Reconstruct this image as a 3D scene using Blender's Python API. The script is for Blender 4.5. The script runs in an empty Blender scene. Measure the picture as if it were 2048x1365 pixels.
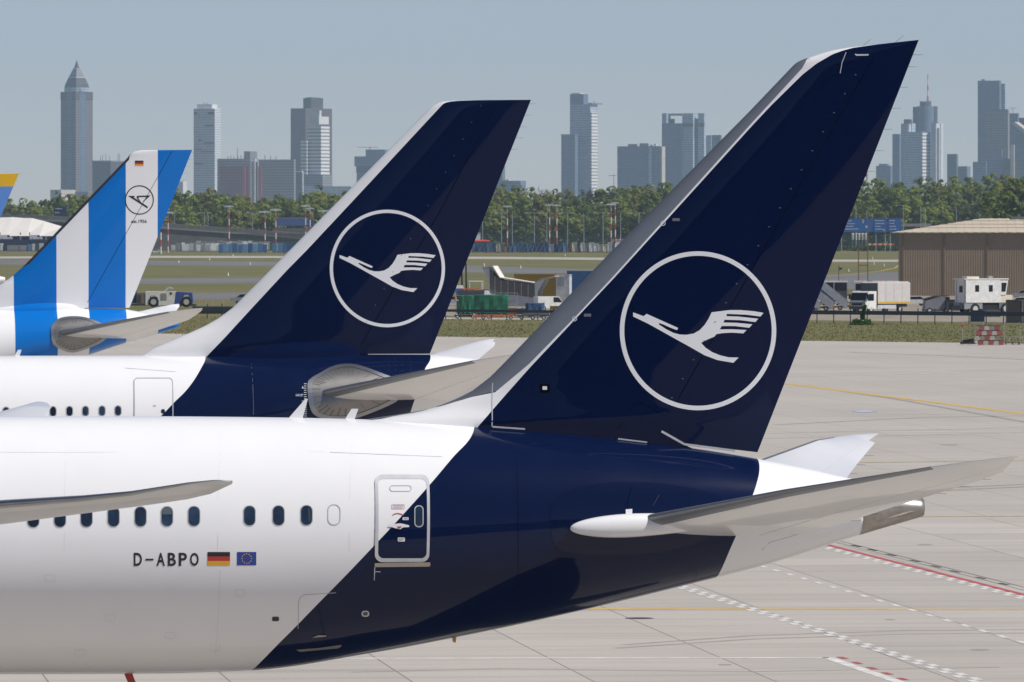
import bpy, bmesh, math, random
from mathutils import Vector, Matrix
from mathutils.geometry import tessellate_polygon
R = math.radians
random.seed(7)

# ------------------------------------------------------------------ camera, sky, sun, exposure
F = 14222.2          # focal length in photo pixels (250 mm on 36 mm, 2048 px wide)
H = 12.8             # eye height in metres
YH = 438.0           # horizon row in the photo
sc = bpy.context.scene
cam_d = bpy.data.cameras.new('camera')
cam_d.lens = 250.0
cam_d.sensor_width = 36.0
cam_d.shift_y = -(682.5 - YH) / 2048.0
cam_d.clip_start = 1.0
cam_d.clip_end = 60000.0
cam_d.dof.use_dof = True
cam_d.dof.focus_distance = 175.0
cam_d.dof.aperture_fstop = 11.0
cam = bpy.data.objects.new('camera', cam_d)
cam.location = (0, 0, H)
cam.rotation_euler = (R(90), 0, 0)
sc.collection.objects.link(cam)
sc.camera = cam

SUN_AZ = R(106.0)     # compass from +Y clockwise: right of the view, a little behind the camera
SUN_EL = R(50.0)
world = bpy.data.worlds.new('World')
sc.world = world
world.use_nodes = True
wn = world.node_tree
for n in list(wn.nodes):
    wn.nodes.remove(n)
sky = wn.nodes.new('ShaderNodeTexSky')
sky.sky_type = 'NISHITA'
sky.sun_disc = False
sky.sun_elevation = SUN_EL
sky.sun_rotation = SUN_AZ
sky.air_density = 0.6
sky.dust_density = 0.1
sky.ozone_density = 2.0
sky.altitude = 100
bg = wn.nodes.new('ShaderNodeBackground')
bg.inputs['Strength'].default_value = 0.078
wo = wn.nodes.new('ShaderNodeOutputWorld')
tint = wn.nodes.new('ShaderNodeMix')       # one even tint over the whole dome: the photo's cool white balance
tint.data_type = 'RGBA'
tint.blend_type = 'MULTIPLY'
tint.inputs[0].default_value = 1.0
tint.inputs[7].default_value = (1.15, 1.04, 1.08, 1)
wn.links.new(sky.outputs[0], tint.inputs[6])
wn.links.new(tint.outputs[2], bg.inputs['Color'])
wn.links.new(bg.outputs[0], wo.inputs['Surface'])

sun_d = bpy.data.lights.new('sun', 'SUN')
sun_d.energy = 4.6
sun_d.angle = R(0.53)
sun_d.color = (1.0, 0.955, 0.89)
sun = bpy.data.objects.new('sun', sun_d)
to_sun = Vector((math.sin(SUN_AZ) * math.cos(SUN_EL), math.cos(SUN_AZ) * math.cos(SUN_EL), math.sin(SUN_EL)))
sun.rotation_euler = to_sun.to_track_quat('Z', 'Y').to_euler()
sun.location = (60, -40, 90)
sc.collection.objects.link(sun)

sc.view_settings.view_transform = 'Standard'
sc.view_settings.look = 'None'
sc.view_settings.exposure = 0.0
sc.view_settings.gamma = 1.0
sc.view_settings.use_curve_mapping = False
sc.render.engine = 'CYCLES'
sc.cycles.use_denoising = True
sc.cycles.max_bounces = 8
sc.cycles.diffuse_bounces = 3
sc.cycles.glossy_bounces = 4
sc.cycles.transparent_max_bounces = 12
sc.cycles.volume_bounces = 0
sc.cycles.caustics_reflective = False
sc.cycles.caustics_refractive = False
sc.cycles.sample_clamp_indirect = 8.0

C = sc.collection

# ------------------------------------------------------------------ helpers
def at(px, py, Y):
    return Vector(((px - 1024.0) * Y / F, Y, H - (py - YH) * Y / F))
def depth(py, z=0.0):
    return (H - z) * F / (py - YH)
def gp(px, py, z=0.0):
    return at(px, py, depth(py, z))
def lin(c):
    c = c / 255.0
    return c / 12.92 if c <= 0.04045 else ((c + 0.055) / 1.055) ** 2.4
def rgb(r, g, b):
    return (lin(r), lin(g), lin(b), 1.0)

class NT:
    """small node helper"""
    def __init__(self, m):
        self.t = m.node_tree
    def n(self, kind, **kw):
        nd = self.t.nodes.new('ShaderNode' + kind)
        for k, v in kw.items():
            if k.startswith('in_'):
                nd.inputs[k[3:].replace('_', ' ')].default_value = v
            else:
                setattr(nd, k, v)
        return nd
    def l(self, a, b):
        self.t.links.new(a, b)
    def math(self, op, a, b=None, clamp=False):
        nd = self.n('Math', operation=op, use_clamp=clamp)
        for i, v in enumerate((a, b)):
            if v is None:
                continue
            if isinstance(v, (int, float)):
                nd.inputs[i].default_value = v
            else:
                self.l(v, nd.inputs[i])
        return nd.outputs[0]
    def mix(self, f, a, b, blend='MIX'):
        nd = self.n('Mix', data_type='RGBA', blend_type=blend)
        for i, v in ((0, f), (6, a), (7, b)):
            if isinstance(v, (int, float)):
                nd.inputs[i].default_value = v
            elif isinstance(v, tuple):
                nd.inputs[i].default_value = v
            else:
                self.l(v, nd.inputs[i])
        return nd.outputs[2]

def new_mat(name):
    m = bpy.data.materials.new(name)
    m.use_nodes = True
    return m, NT(m), m.node_tree.nodes['Principled BSDF']

def mat(name, col, rough=0.6, metal=0.0, coat=0.0, var=0.12, scale=3.0, spec=0.5, bump=0.0, detail=5.0, vary=0.0):
    """procedural: base colour broken up by noise (wear / dirt), optional bump; vary = per-object tint"""
    m, t, p = new_mat(name)
    tc = t.n('TexCoord')
    nz = t.n('TexNoise', in_Scale=scale, in_Detail=detail, in_Roughness=0.62)
    t.l(tc.outputs['Object'], nz.inputs['Vector'])
    dark = tuple(c * (1 - var) for c in col[:3]) + (1,)
    lite = tuple(min(1, c * (1 + var * 0.6)) for c in col[:3]) + (1,)
    mr = t.n('MapRange')
    mr.inputs[1].default_value = 0.3
    mr.inputs[2].default_value = 0.7
    t.l(nz.outputs[0], mr.inputs[0])
    c = t.mix(mr.outputs[0], dark, lite)
    if vary:
        oi = t.n('ObjectInfo')
        hsv = t.n('HueSaturation')
        t.l(t.math('ADD', t.math('MULTIPLY', oi.outputs['Random'], 2 * vary), 1 - vary), hsv.inputs['Value'])
        t.l(c, hsv.inputs['Color'])
        c = hsv.outputs[0]
    t.l(c, p.inputs['Base Color'])
    p.inputs['Roughness'].default_value = rough
    p.inputs['Metallic'].default_value = metal
    p.inputs['Specular IOR Level'].default_value = spec
    if coat:
        p.inputs['Coat Weight'].default_value = coat
        p.inputs['Coat Roughness'].default_value = 0.02
    if bump:
        b = t.n('Bump', in_Strength=bump, in_Distance=0.02)
        t.l(nz.outputs[0], b.inputs['Height'])
        t.l(b.outputs[0], p.inputs['Normal'])
    return m

def set_label(o, label=None, cat=None, group=None, kind=None):
    for k, v in (('label', label), ('category', cat), ('group', group), ('kind', kind)):
        if v:
            o[k] = v
    return o
def empty(name, loc=(0, 0, 0), rz=0.0, label=None, cat=None, group=None):
    o = bpy.data.objects.new(name, None)
    o.location = loc
    o.rotation_euler = (0, 0, rz)
    o.empty_display_size = 0.5
    C.objects.link(o)
    return set_label(o, label, cat, group)
def link_mesh(name, me, parent=None, **kw):
    o = bpy.data.objects.new(name, me)
    C.objects.link(o)
    if parent is not None:
        o.parent = parent
    return set_label(o, **kw)
def copy_tree(o, parent=None):
    c = o.copy()
    C.objects.link(c)
    c.parent = parent
    for ch in list(o.children):
        copy_tree(ch, c)
    return c

class MB:
    """collects simple shapes into ONE mesh"""
    def __init__(self):
        self.v, self.f, self.mi, self.cur = [], [], [], 0
    def add(self, vs, fs):
        b = len(self.v)
        self.v += [tuple(x) for x in vs]
        self.f += [tuple(i + b for i in f) for f in fs]
        self.mi += [self.cur] * len(fs)
        return self
    def box(self, c, s, rz=0.0, ry=0.0, rx=0.0):
        M = Matrix.Translation(c) @ Matrix.Rotation(rz, 4, 'Z') @ Matrix.Rotation(ry, 4, 'Y') @ Matrix.Rotation(rx, 4, 'X')
        vs = [M @ Vector((x * s[0] / 2, y * s[1] / 2, z * s[2] / 2)) for x in (-1, 1) for y in (-1, 1) for z in (-1, 1)]
        return self.add(vs, [(0, 1, 3, 2), (4, 6, 7, 5), (0, 4, 5, 1), (2, 3, 7, 6), (0, 2, 6, 4), (1, 5, 7, 3)])
    def bb(self, x0, x1, y0, y1, z0, z1):
        return self.box(((x0 + x1) / 2, (y0 + y1) / 2, (z0 + z1) / 2), (x1 - x0, y1 - y0, z1 - z0))
    def cyl(self, a, b, r0, r1=None, n=10, cap=True):
        r1 = r0 if r1 is None else r1
        a, b = Vector(a), Vector(b)
        q = (b - a).to_track_quat('Z', 'Y')
        vs = []
        for p, r in ((a, r0), (b, r1)):
            for k in range(n):
                vs.append(p + q @ Vector((r * math.cos(2 * math.pi * k / n), r * math.sin(2 * math.pi * k / n), 0)))
        fs = [(k, (k + 1) % n, n + (k + 1) % n, n + k) for k in range(n)]
        if cap:
            fs += [tuple(range(n - 1, -1, -1)), tuple(range(n, 2 * n))]
        return self.add(vs, fs)
    def bar(self, a, b, w, h=None):
        """square bar from a to b"""
        h = h or w
        a, b = Vector(a), Vector(b)
        q = (b - a).to_track_quat('X', 'Z')
        L = (b - a).length
        vs = [a + q @ Vector((x * L, y * w / 2, z * h / 2)) for x in (0, 1) for y in (-1, 1) for z in (-1, 1)]
        return self.add(vs, [(0, 1, 3, 2), (4, 6, 7, 5), (0, 4, 5, 1), (2, 3, 7, 6), (0, 2, 6, 4), (1, 5, 7, 3)])
    def prism(self, pts, d0, d1, axis='y'):
        """extrude a closed outline; pts are (x,z) for axis y, (x,y) for z, (y,z) for x"""
        n = len(pts)
        def P(p, d):
            return {'y': (p[0], d, p[1]), 'z': (p[0], p[1], d), 'x': (d, p[0], p[1])}[axis]
        vs = [P(p, d0) for p in pts] + [P(p, d1) for p in pts]
        return self.add(vs, [tuple(range(n)), tuple(range(2 * n - 1, n - 1, -1))] + [(k, n + k, n + (k + 1) % n, (k + 1) % n) for k in range(n)])
    def loft(self, rings, cap=True, close=True):
        n = len(rings[0])
        vs = [p for r in rings for p in r]
        fs = []
        for i in range(len(rings) - 1):
            for k in range(n if close else n - 1):
                a, b = i * n + k, i * n + (k + 1) % n
                fs.append((a, b, b + n, a + n))
        if cap:
            fs += [tuple(range(n - 1, -1, -1)), tuple(range((len(rings) - 1) * n, len(rings) * n))]
        return self.add(vs, fs)
    def build(self, name, m, parent=None, smooth=False, weld=0.0, recalc=True, **kw):
        me = bpy.data.meshes.new(name)
        me.from_pydata(self.v, [], self.f)
        for mm in (m if isinstance(m, (list, tuple)) else [m]):
            me.materials.append(mm)
        me.polygons.foreach_set('material_index', self.mi)
        if recalc or weld:
            bm = bmesh.new()
            bm.from_mesh(me)
            if weld:
                bmesh.ops.remove_doubles(bm, verts=bm.verts, dist=weld)
            if recalc:
                bmesh.ops.recalc_face_normals(bm, faces=bm.faces)
            bm.to_mesh(me)
            bm.free()
        if smooth:
            me.polygons.foreach_set('use_smooth', [True] * len(me.polygons))
        me.update()
        return link_mesh(name, me, parent, **kw)

def nth(k):
    return '%d%s' % (k, 'th' if 10 <= k % 100 <= 20 else {1: 'st', 2: 'nd', 3: 'rd'}.get(k % 10, 'th'))
cnt = {}
def ordl(key, txt):
    cnt[key] = cnt.get(key, 0) + 1
    return nth(cnt[key]) + ' ' + txt
def pchip(pts):
    """smooth monotone interpolation through (x,y) points"""
    pts = sorted(pts)
    x = [p[0] for p in pts]
    y = [p[1] for p in pts]
    n = len(x)
    d = [(y[i + 1] - y[i]) / (x[i + 1] - x[i]) for i in range(n - 1)]
    m = [d[0]] + [0.0 if d[i - 1] * d[i] <= 0 else 2 * d[i - 1] * d[i] / (d[i - 1] + d[i]) for i in range(1, n - 1)] + [d[-1]]
    def f(t):
        if t <= x[0]:
            return y[0] + m[0] * (t - x[0])
        if t >= x[-1]:
            return y[-1] + m[-1] * (t - x[-1])
        lo, hi = 0, n - 1
        while hi - lo > 1:
            mid = (lo + hi) // 2
            if x[mid] <= t:
                lo = mid
            else:
                hi = mid
        h = x[hi] - x[lo]
        s = (t - x[lo]) / h
        return ((2 * s ** 3 - 3 * s * s + 1) * y[lo] + (s ** 3 - 2 * s * s + s) * h * m[lo]
                + (-2 * s ** 3 + 3 * s * s) * y[hi] + (s ** 3 - s * s) * h * m[hi])
    return f
def linear(pts, ext=True):
    pts = sorted(pts)
    def f(t):
        if t <= pts[0][0]:
            a, b = pts[0], pts[1]
            if not ext:
                return a[1]
        elif t >= pts[-1][0]:
            a, b = pts[-2], pts[-1]
            if not ext:
                return b[1]
        else:
            for a, b in zip(pts, pts[1:]):
                if a[0] <= t <= b[0]:
                    break
        return a[1] + (b[1] - a[1]) * (t - a[0]) / max(b[0] - a[0], 1e-9)
    return f

# ------------------------------------------------------------------ shared paints
WHITE = (0.82, 0.82, 0.825, 1)
NAVY = (0.0020, 0.0068, 0.036, 1)
def paint(name, col, rough=0.28, coat=0.7, var=0.03):
    return mat(name, col, rough, coat=coat, var=var, scale=0.8)
M_white = paint('paint_white', WHITE)
M_navy = paint('paint_navy', NAVY, 0.3, 0.30)
M_navy.node_tree.nodes['Principled BSDF'].inputs['Specular IOR Level'].default_value = 0.0
M_logo = paint('paint_logo_white', (0.74, 0.75, 0.78, 1), 0.35, 0.5)
M_black = paint('paint_black', (0.012, 0.012, 0.015, 1), 0.4, 0.2)
M_steel = mat('bare_metal', (0.33, 0.34, 0.355, 1), 0.30, metal=0.85, var=0.12, scale=2.0)
M_lead = mat('leading_edge_metal', (0.30, 0.315, 0.335, 1), 0.42, metal=0.7, var=0.06, scale=1.2)
M_tail_metal = mat('exhaust_metal', (0.40, 0.37, 0.335, 1), 0.42, metal=0.85, var=0.25, scale=3.0)
M_plate = mat('seal_plate_metal', (0.27, 0.26, 0.25, 1), 0.34, metal=0.85, var=0.10, scale=2.0)
M_groove = mat('groove_grey', (0.10, 0.10, 0.105, 1), 0.7)
M_seam_l = mat('seam_grey', (0.42, 0.43, 0.45, 1), 0.5)
M_silver = mat('door_trim_silver', (0.58, 0.59, 0.61, 1), 0.4, metal=0.2)
M_sill = mat('sill_metal', (0.42, 0.38, 0.33, 1), 0.4, metal=0.7)
M_pane = mat('cabin_glass', (0.016, 0.030, 0.055, 1), 0.06, coat=0.6, var=0.5, scale=3.5, vary=0.6)
M_red = paint('paint_red', (0.45, 0.03, 0.02, 1), 0.4, 0.3)
M_gold = paint('paint_gold', (0.75, 0.38, 0.02, 1), 0.4, 0.3)
M_flagblue = paint('paint_flag_blue', (0.01, 0.05, 0.30, 1), 0.4, 0.3)
M_stripeblue = paint('paint_stripe_blue', (0.003, 0.145, 0.56, 1), 0.32, 0.6)
M_yellow = paint('paint_yellow', (0.75, 0.42, 0.01, 1), 0.4, 0.3)

def livery(name, front, rear):
    """white hull with a navy band between two painted edges; edges are (w,u) lists"""
    m, t, p = new_mat(name)
    tc = t.n('TexCoord')
    sp = t.n('SeparateXYZ')
    t.l(tc.outputs['Object'], sp.inputs[0])
    def side(pts):
        pts = sorted(pts)
        w0, w1 = pts[0][0], pts[-1][0]
        u0, u1 = min(q[1] for q in pts), max(q[1] for q in pts)
        fc = t.n('FloatCurve')
        cv = fc.mapping.curves[0]
        N = [((w - w0) / (w1 - w0), (u - u0) / (u1 - u0)) for w, u in pts]
        cv.points[0].location = N[0]
        cv.points[1].location = N[-1]
        for q in N[1:-1]:
            cv.points.new(*q)
        for q in cv.points:
            q.handle_type = 'AUTO'
        fc.mapping.update()
        nw = t.math('DIVIDE', t.math('SUBTRACT', sp.outputs[2], w0), w1 - w0, clamp=True)
        t.l(nw, fc.inputs['Value'])
        ub = t.math('ADD', t.math('MULTIPLY', fc.outputs[0], u1 - u0), u0)
        return t.math('MULTIPLY', t.math('ADD', t.math('SUBTRACT', sp.outputs[0], ub), 0.004), 125.0, clamp=True)
    a = side(front)
    b = side(rear)
    k = t.math('MULTIPLY', a, t.math('SUBTRACT', 1.0, b))
    nz = t.n('TexNoise', in_Scale=1.1, in_Detail=6.0)
    t.l(tc.outputs['Object'], nz.inputs['Vector'])
    wh = t.mix(nz.outputs[0], (0.80, 0.80, 0.805, 1), (0.845, 0.845, 0.85, 1))
    nv = t.mix(nz.outputs[0], NAVY, (NAVY[0] * 1.5, NAVY[1] * 1.4, NAVY[2] * 1.25, 1))
    t.l(t.mix(k, wh, nv), p.inputs['Base Color'])
    p.inputs['Roughness'].default_value = 0.28
    p.inputs['Coat Weight'].default_value = 0.45
    p.inputs['Specular IOR Level'].default_value = 0.03
    p.inputs['Coat Roughness'].default_value = 0.02
    # slight waviness of the skin between the frames
    n2 = t.n('TexNoise', in_Scale=0.55, in_Detail=2.0)
    t.l(tc.outputs['Object'], n2.inputs['Vector'])
    bp = t.n('Bump', in_Strength=0.22, in_Distance=0.02)
    t.l(n2.outputs[0], bp.inputs['Height'])
    t.l(bp.outputs[0], p.inputs['Normal'])
    t.l(bp.outputs[0], p.inputs['Coat Normal'])
    return m

def striped(name, axis, stops, rough=0.3):
    """paint in flat bands along one axis; stops are (start, colour)"""
    m, t, p = new_mat(name)
    tc = t.n('TexCoord')
    sp = t.n('SeparateXYZ')
    t.l(tc.outputs['Object'], sp.inputs[0])
    lo, hi = stops[0][0], stops[-1][0] + 5.0
    k = t.math('DIVIDE', t.math('SUBTRACT', sp.outputs[axis], lo), hi - lo, clamp=True)
    cr = t.n('ValToRGB')
    cr.color_ramp.interpolation = 'CONSTANT'
    els = cr.color_ramp.elements
    els[0].position, els[0].color = 0.0, stops[0][1]
    els[1].position, els[1].color = (stops[1][0] - lo) / (hi - lo), stops[1][1]
    for s0, c in stops[2:]:
        e = els.new((s0 - lo) / (hi - lo))
        e.color = c
    t.l(k, cr.inputs[0])
    t.l(cr.outputs[0], p.inputs['Base Color'])
    p.inputs['Roughness'].default_value = rough
    p.inputs['Coat Weight'].default_value = 0.25
    p.inputs['Specular IOR Level'].default_value = 0.2
    return m

def naca(c):
    c = min(max(c, 0.0), 1.0)
    return 5 * (0.2969 * math.sqrt(c) - 0.1260 * c - 0.3516 * c * c + 0.2843 * c ** 3 - 0.1036 * c ** 4)

PSI = R(6.5)
CP, SP = math.cos(PSI), math.sin(PSI)

class Airliner:
    """local frame: x = u aft, y = -v (v towards the camera side), z = w up"""
    def __init__(s, D, label, length, name='airliner'):
        s.D = D
        s.length = length
        s.root = empty(name, (0, D, 0), PSI, label, 'airplane', 'airliners parked in a row')
    def uw(s, px, py, v=0.0):
        k = (px - 1024.0) / F
        u = (k * (s.D - v * CP) - v * SP) / (CP - k * SP)
        Y = s.D + u * SP - v * CP
        return u, H - (py - YH) * Y / F
    def on(s, px, py, surf):
        v = 1.0
        for _ in range(12):
            u, w = s.uw(px, py, v)
            v = surf(u, w)
        return u, w
    def p3(s, px, py, v):
        u, w = s.uw(px, py, v)
        return Vector((u, -v, w))
    # ---------------------------------------------------------------- hull
    def hull(s, top, bot, hw, end_px, m, parent=None):
        T = [s.uw(*p) for p in top]
        B = [s.uw(*p) for p in bot]
        s.top, s.bot = pchip(T), pchip(B)
        s.hw = pchip([(s.uw(px, 600)[0], h) for px, h in hw])
        s.u_end = s.uw(end_px, 600)[0]
        s.u_tail = s.uw(hw[-1][0], 600)[0]
        s.u_nose = s.u_tail - s.length
        s.uc0, s.wc = T[0][0], (T[0][1], B[0][1])
        st = []
        u = s.u_nose
        while u < s.u_end - 1e-6:
            st.append(u)
            u += 0.15 if u < s.u_nose + 2 else (0.9 if u < -16 else 0.2)
        st.append(s.u_end)
        mb = MB()
        mb.loft([s.ring(u) for u in st], cap=True)
        return mb.build('fuselage', m, s.root, smooth=True)
    def sec(s, u):
        if u < s.uc0:
            tp, bt = s.wc
            h = s.hw(s.uc0)
        else:
            tp, bt, h = s.top(u), s.bot(u), s.hw(u)
        c, r = (tp + bt) / 2, (tp - bt) / 2
        d = u - s.u_nose
        if d < 9.0:
            g = math.sqrt(max(1e-4, 1 - ((9.0 - d) / 9.0) ** 2.2))
            c = bt + r * 0.75 + (c - bt - r * 0.75) * g
            r, h = r * g, h * g
        return c, r, h
    def ring(s, u, n=96):
        c, r, h = s.sec(u)
        return [(u, -h * math.cos(2 * math.pi * k / n), c + r * math.sin(2 * math.pi * k / n)) for k in range(n)]
    def fus_v(s, u, w):
        c, r, h = s.sec(u)
        q = (w - c) / r
        return h * math.sqrt(max(0.0, 1 - q * q))
    # ---------------------------------------------------------------- fin
    def fin_shape(s, le, te, hinge, cuts, t=0.105):
        """le, te, hinge: photo outlines on the mid plane; cuts: chord lines between le and hinge"""
        def fn(pts):
            return linear([s.uw(*p)[::-1] for p in pts])
        s.f_le, s.f_te, s.f_h = fn(le), fn(te), fn(hinge)
        s.f_cuts = [fn(c) for c in cuts]
        s.f_t = t
        s.w_top = s.uw(*te[-1])[1]
    def fin_v(s, u, w):
        a, b = s.f_le(w), s.f_te(w)
        ch = max(b - a, 1e-3)
        k = 1.0
        return naca((u - a) / ch) * s.f_t * min(ch, 9.5) * k
    def fin_lines(s, w):
        L = [s.f_le(w)]
        te = s.f_te(w)
        for f in s.f_cuts + [s.f_h]:
            L.append(min(max(f(w), L[-1]), te))
        L.append(max(te, L[-1]))
        return L
    def fin_strip(s, name, i, m, w0, w1, n=10, wn=90, extra=(), top=True, clear=()):
        """mesh of the chord strip between line i and i+1, both sides"""
        ws = [w0 + (w1 - w0) * (k / wn) for k in range(wn + 1)]
        if top:  # denser near the tip where the outline curls over
            ws = sorted(set(ws + [w1 - (w1 - w0) * 0.12 * (k / 40.0) ** 1.6 for k in range(41)]))
        mb = MB()
        rings = []
        for w in ws:
            L = s.fin_lines(w)
            a, b = L[i], L[i + 1]
            if i == 0:
                cs = [(k / n) ** 2 for k in range(n + 1)]
            else:
                cs = [k / n for k in range(n + 1)]
            us = [a + (b - a) * c for c in cs]
            rings.append([(u, -s.fin_v(u, w), w) for u in us[::-1]] + [(u, s.fin_v(u, w), w) for u in (us[1:] if i == 0 else us)])
        mb.loft(rings, cap=False, close=(i != 0 and name != 'rudder'))
        o = mb.build(name, m, s.root, smooth=True, weld=0.0004)
        bm = bmesh.new()
        bm.from_mesh(o.data)
        for co, no in clear:
            bmesh.ops.bisect_plane(bm, geom=bm.verts[:] + bm.edges[:] + bm.faces[:], plane_co=co, plane_no=no, clear_outer=True)
        # crease where the front closing face of a strip meets the skins
        for e in bm.edges:
            if len(e.link_faces) == 2 and e.calc_face_angle(0) > 0.9:
                e.smooth = False
        bm.to_mesh(o.data)
        bm.free()
        return o
    # ---------------------------------------------------------------- flat paint and small fittings laid on the skin
    def decal(s, name, polys, m, surf, eps=0.004, parent=None, step=0.2, px=True, ustep=None, **kw):
        bm = bmesh.new()
        for poly in polys:
            pts = [s.on(p[0], p[1], surf) for p in poly] if px else poly
            vs = [bm.verts.new((u, 0, w)) for u, w in pts]
            tris = [(0, 1, 2)] if len(pts) == 3 else tessellate_polygon([[Vector((u, w, 0)) for u, w in pts]])
            for t3 in tris:
                try:
                    bm.faces.new([vs[q] for q in t3])
                except ValueError:
                    pass
        ws = [v.co.z for v in bm.verts]
        us = [v.co.x for v in bm.verts]
        k = min(ws) + step
        while k < max(ws):
            bmesh.ops.bisect_plane(bm, geom=bm.verts[:] + bm.edges[:] + bm.faces[:], plane_co=(0, 0, k), plane_no=(0, 0, 1), dist=1e-5)
            k += step
        if ustep:
            k = min(us) + ustep
            while k < max(us):
                bmesh.ops.bisect_plane(bm, geom=bm.verts[:] + bm.edges[:] + bm.faces[:], plane_co=(k, 0, 0), plane_no=(1, 0, 0), dist=1e-5)
                k += ustep
        for v in bm.verts:
            v.co.y = -(surf(v.co.x, v.co.z) + eps)
        bm.normal_update()
        for f in bm.faces:
            if f.normal.y > 0:
                f.normal_flip()
            f.smooth = True
        me = bpy.data.meshes.new(name)
        bm.to_mesh(me)
        bm.free()
        me.materials.append(m)
        return link_mesh(name, me, parent or s.root, **kw)
    def line(s, name, pts, width, m, surf, eps=0.003, parent=None, **kw):
        """thin painted line through photo points (width in px)"""
        polys = []
        for a, b in zip(pts, pts[1:]):
            d = Vector((b[0] - a[0], b[1] - a[1]))
            nrm = Vector((-d.y, d.x)).normalized() * (width / 2)
            polys.append([(a[0] + nrm.x, a[1] + nrm.y), (b[0] + nrm.x, b[1] + nrm.y), (b[0] - nrm.x, b[1] - nrm.y), (a[0] - nrm.x, a[1] - nrm.y)])
        return s.decal(name, polys, m, surf, eps, parent, **kw)
    # ---------------------------------------------------------------- wings
    def wing(s, secs, strips, far=False, sub=8):
        """secs: (le Vector, te Vector, thickness ratio); strips: (c0,c1,name,material,s0,s1)"""
        S = []
        for a, b in zip(secs, secs[1:]):
            for k in range(sub):
                f = k / sub
                S.append((a[0].lerp(b[0], f), a[1].lerp(b[1], f), a[2] + (b[2] - a[2]) * f))
        S.append(secs[-1])
        out = []
        for c0, c1, name, m, s0, s1 in strips:
            use = S[int(s0 * (len(S) - 1)):int(s1 * (len(S) - 1)) + 1]
            n = 8
            rings = []
            for le, te, t in use:
                ch = (te - le).length
                cs = [c0 + (c1 - c0) * ((k / n) ** 2 if c0 == 0 else k / n) for k in range(n + 1)]
                def P(c, sd):
                    q = le.lerp(te, c) + Vector((0, 0, sd * naca(c) * t * ch))
                    return Vector((q.x, -q.y, q.z)) if far else q
                rings.append([P(c, 1) for c in cs[::-1]] + [P(c, -1) for c in (cs[1:] if c0 == 0 else cs)])
            mb = MB()
            mb.loft(rings, cap=True, close=True)
            o = mb.build(name, m, s.root, smooth=True, weld=0.0003)
            me = o.data
            bm = bmesh.new()
            bm.from_mesh(me)
            for e in bm.edges:
                if len(e.link_faces) == 2 and e.calc_face_angle(0) > 0.6:
                    e.smooth = False
            bm.to_mesh(me)
            bm.free()
            out.append(o)
        return out
    def wicks(s, pts, me, rot=0.0):
        for u, v, w in pts:
            o = link_mesh('static_wick', me, s.root)
            o.location = (u, -v, w)
            o.rotation_euler = (0, rot, 0)

M_rib = mat('plate_rib_grey', (0.12, 0.12, 0.115, 1), 0.6)
def smooth_loop(P, k=5):
    n = len(P)
    out = []
    for i in range(n):
        p0, p1, p2, p3 = P[i - 1], P[i], P[(i + 1) % n], P[(i + 2) % n]
        for q in range(k):
            t = q / k
            out.append(tuple(0.5 * (2 * b + (c - a) * t + (2 * a - 5 * b + 4 * c - d) * t * t + (3 * b - a - 3 * c + d) * t ** 3) for a, b, c, d in zip(p0, p1, p2, p3)))
    return out
def rrect(x0, y0, x1, y1, r, n=6):
    out = []
    for cx, cy, a0 in ((x1 - r, y0 + r, -90), (x1 - r, y1 - r, 0), (x0 + r, y1 - r, 90), (x0 + r, y0 + r, 180)):
        for k in range(n + 1):
            a = R(a0 + 90 * k / n)
            out.append((cx + r * math.cos(a), cy + r * math.sin(a)))
    return out
def ring_quads(outer, inner):
    n = len(outer)
    return [[outer[k], outer[(k + 1) % n], inner[(k + 1) % n], inner[k]] for k in range(n)]
def ellipse(cx, cy, rx, ry, n=96):
    return [(cx + rx * math.cos(2 * math.pi * k / n), cy + ry * math.sin(2 * math.pi * k / n)) for k in range(n)]
def text_polys(body, x0, y0, x1, y1, bold=0.0):
    """letter outlines of Blender's built-in font fitted to a photo rectangle, as triangles"""
    cu = bpy.data.curves.new('txt', 'FONT')
    cu.body = body
    cu.resolution_u = 3
    cu.offset = bold
    ob = bpy.data.objects.new('txt', cu)
    C.objects.link(ob)
    bpy.context.view_layer.update()
    me = ob.to_mesh()
    vs = [v.co.copy() for v in me.vertices]
    fs = [tuple(p.vertices) for p in me.polygons]
    ob.to_mesh_clear()
    bpy.data.objects.remove(ob)
    bpy.data.curves.remove(cu)
    if not vs:
        return []
    ax, bx = min(v.x for v in vs), max(v.x for v in vs)
    ay, by = min(v.y for v in vs), max(v.y for v in vs)
    P = [(x0 + (v.x - ax) / (bx - ax) * (x1 - x0), y1 - (v.y - ay) / (by - ay) * (y1 - y0)) for v in vs]
    return [[P[i] for i in f] for f in fs]
WICK = MB().cyl((-0.03, 0, 0), (0.26, 0, 0.0), 0.0045, 0.003, n=5)
_w = WICK.build('static_wick', M_black)
WICK_ME = _w.data
bpy.data.objects.remove(_w)

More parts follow.
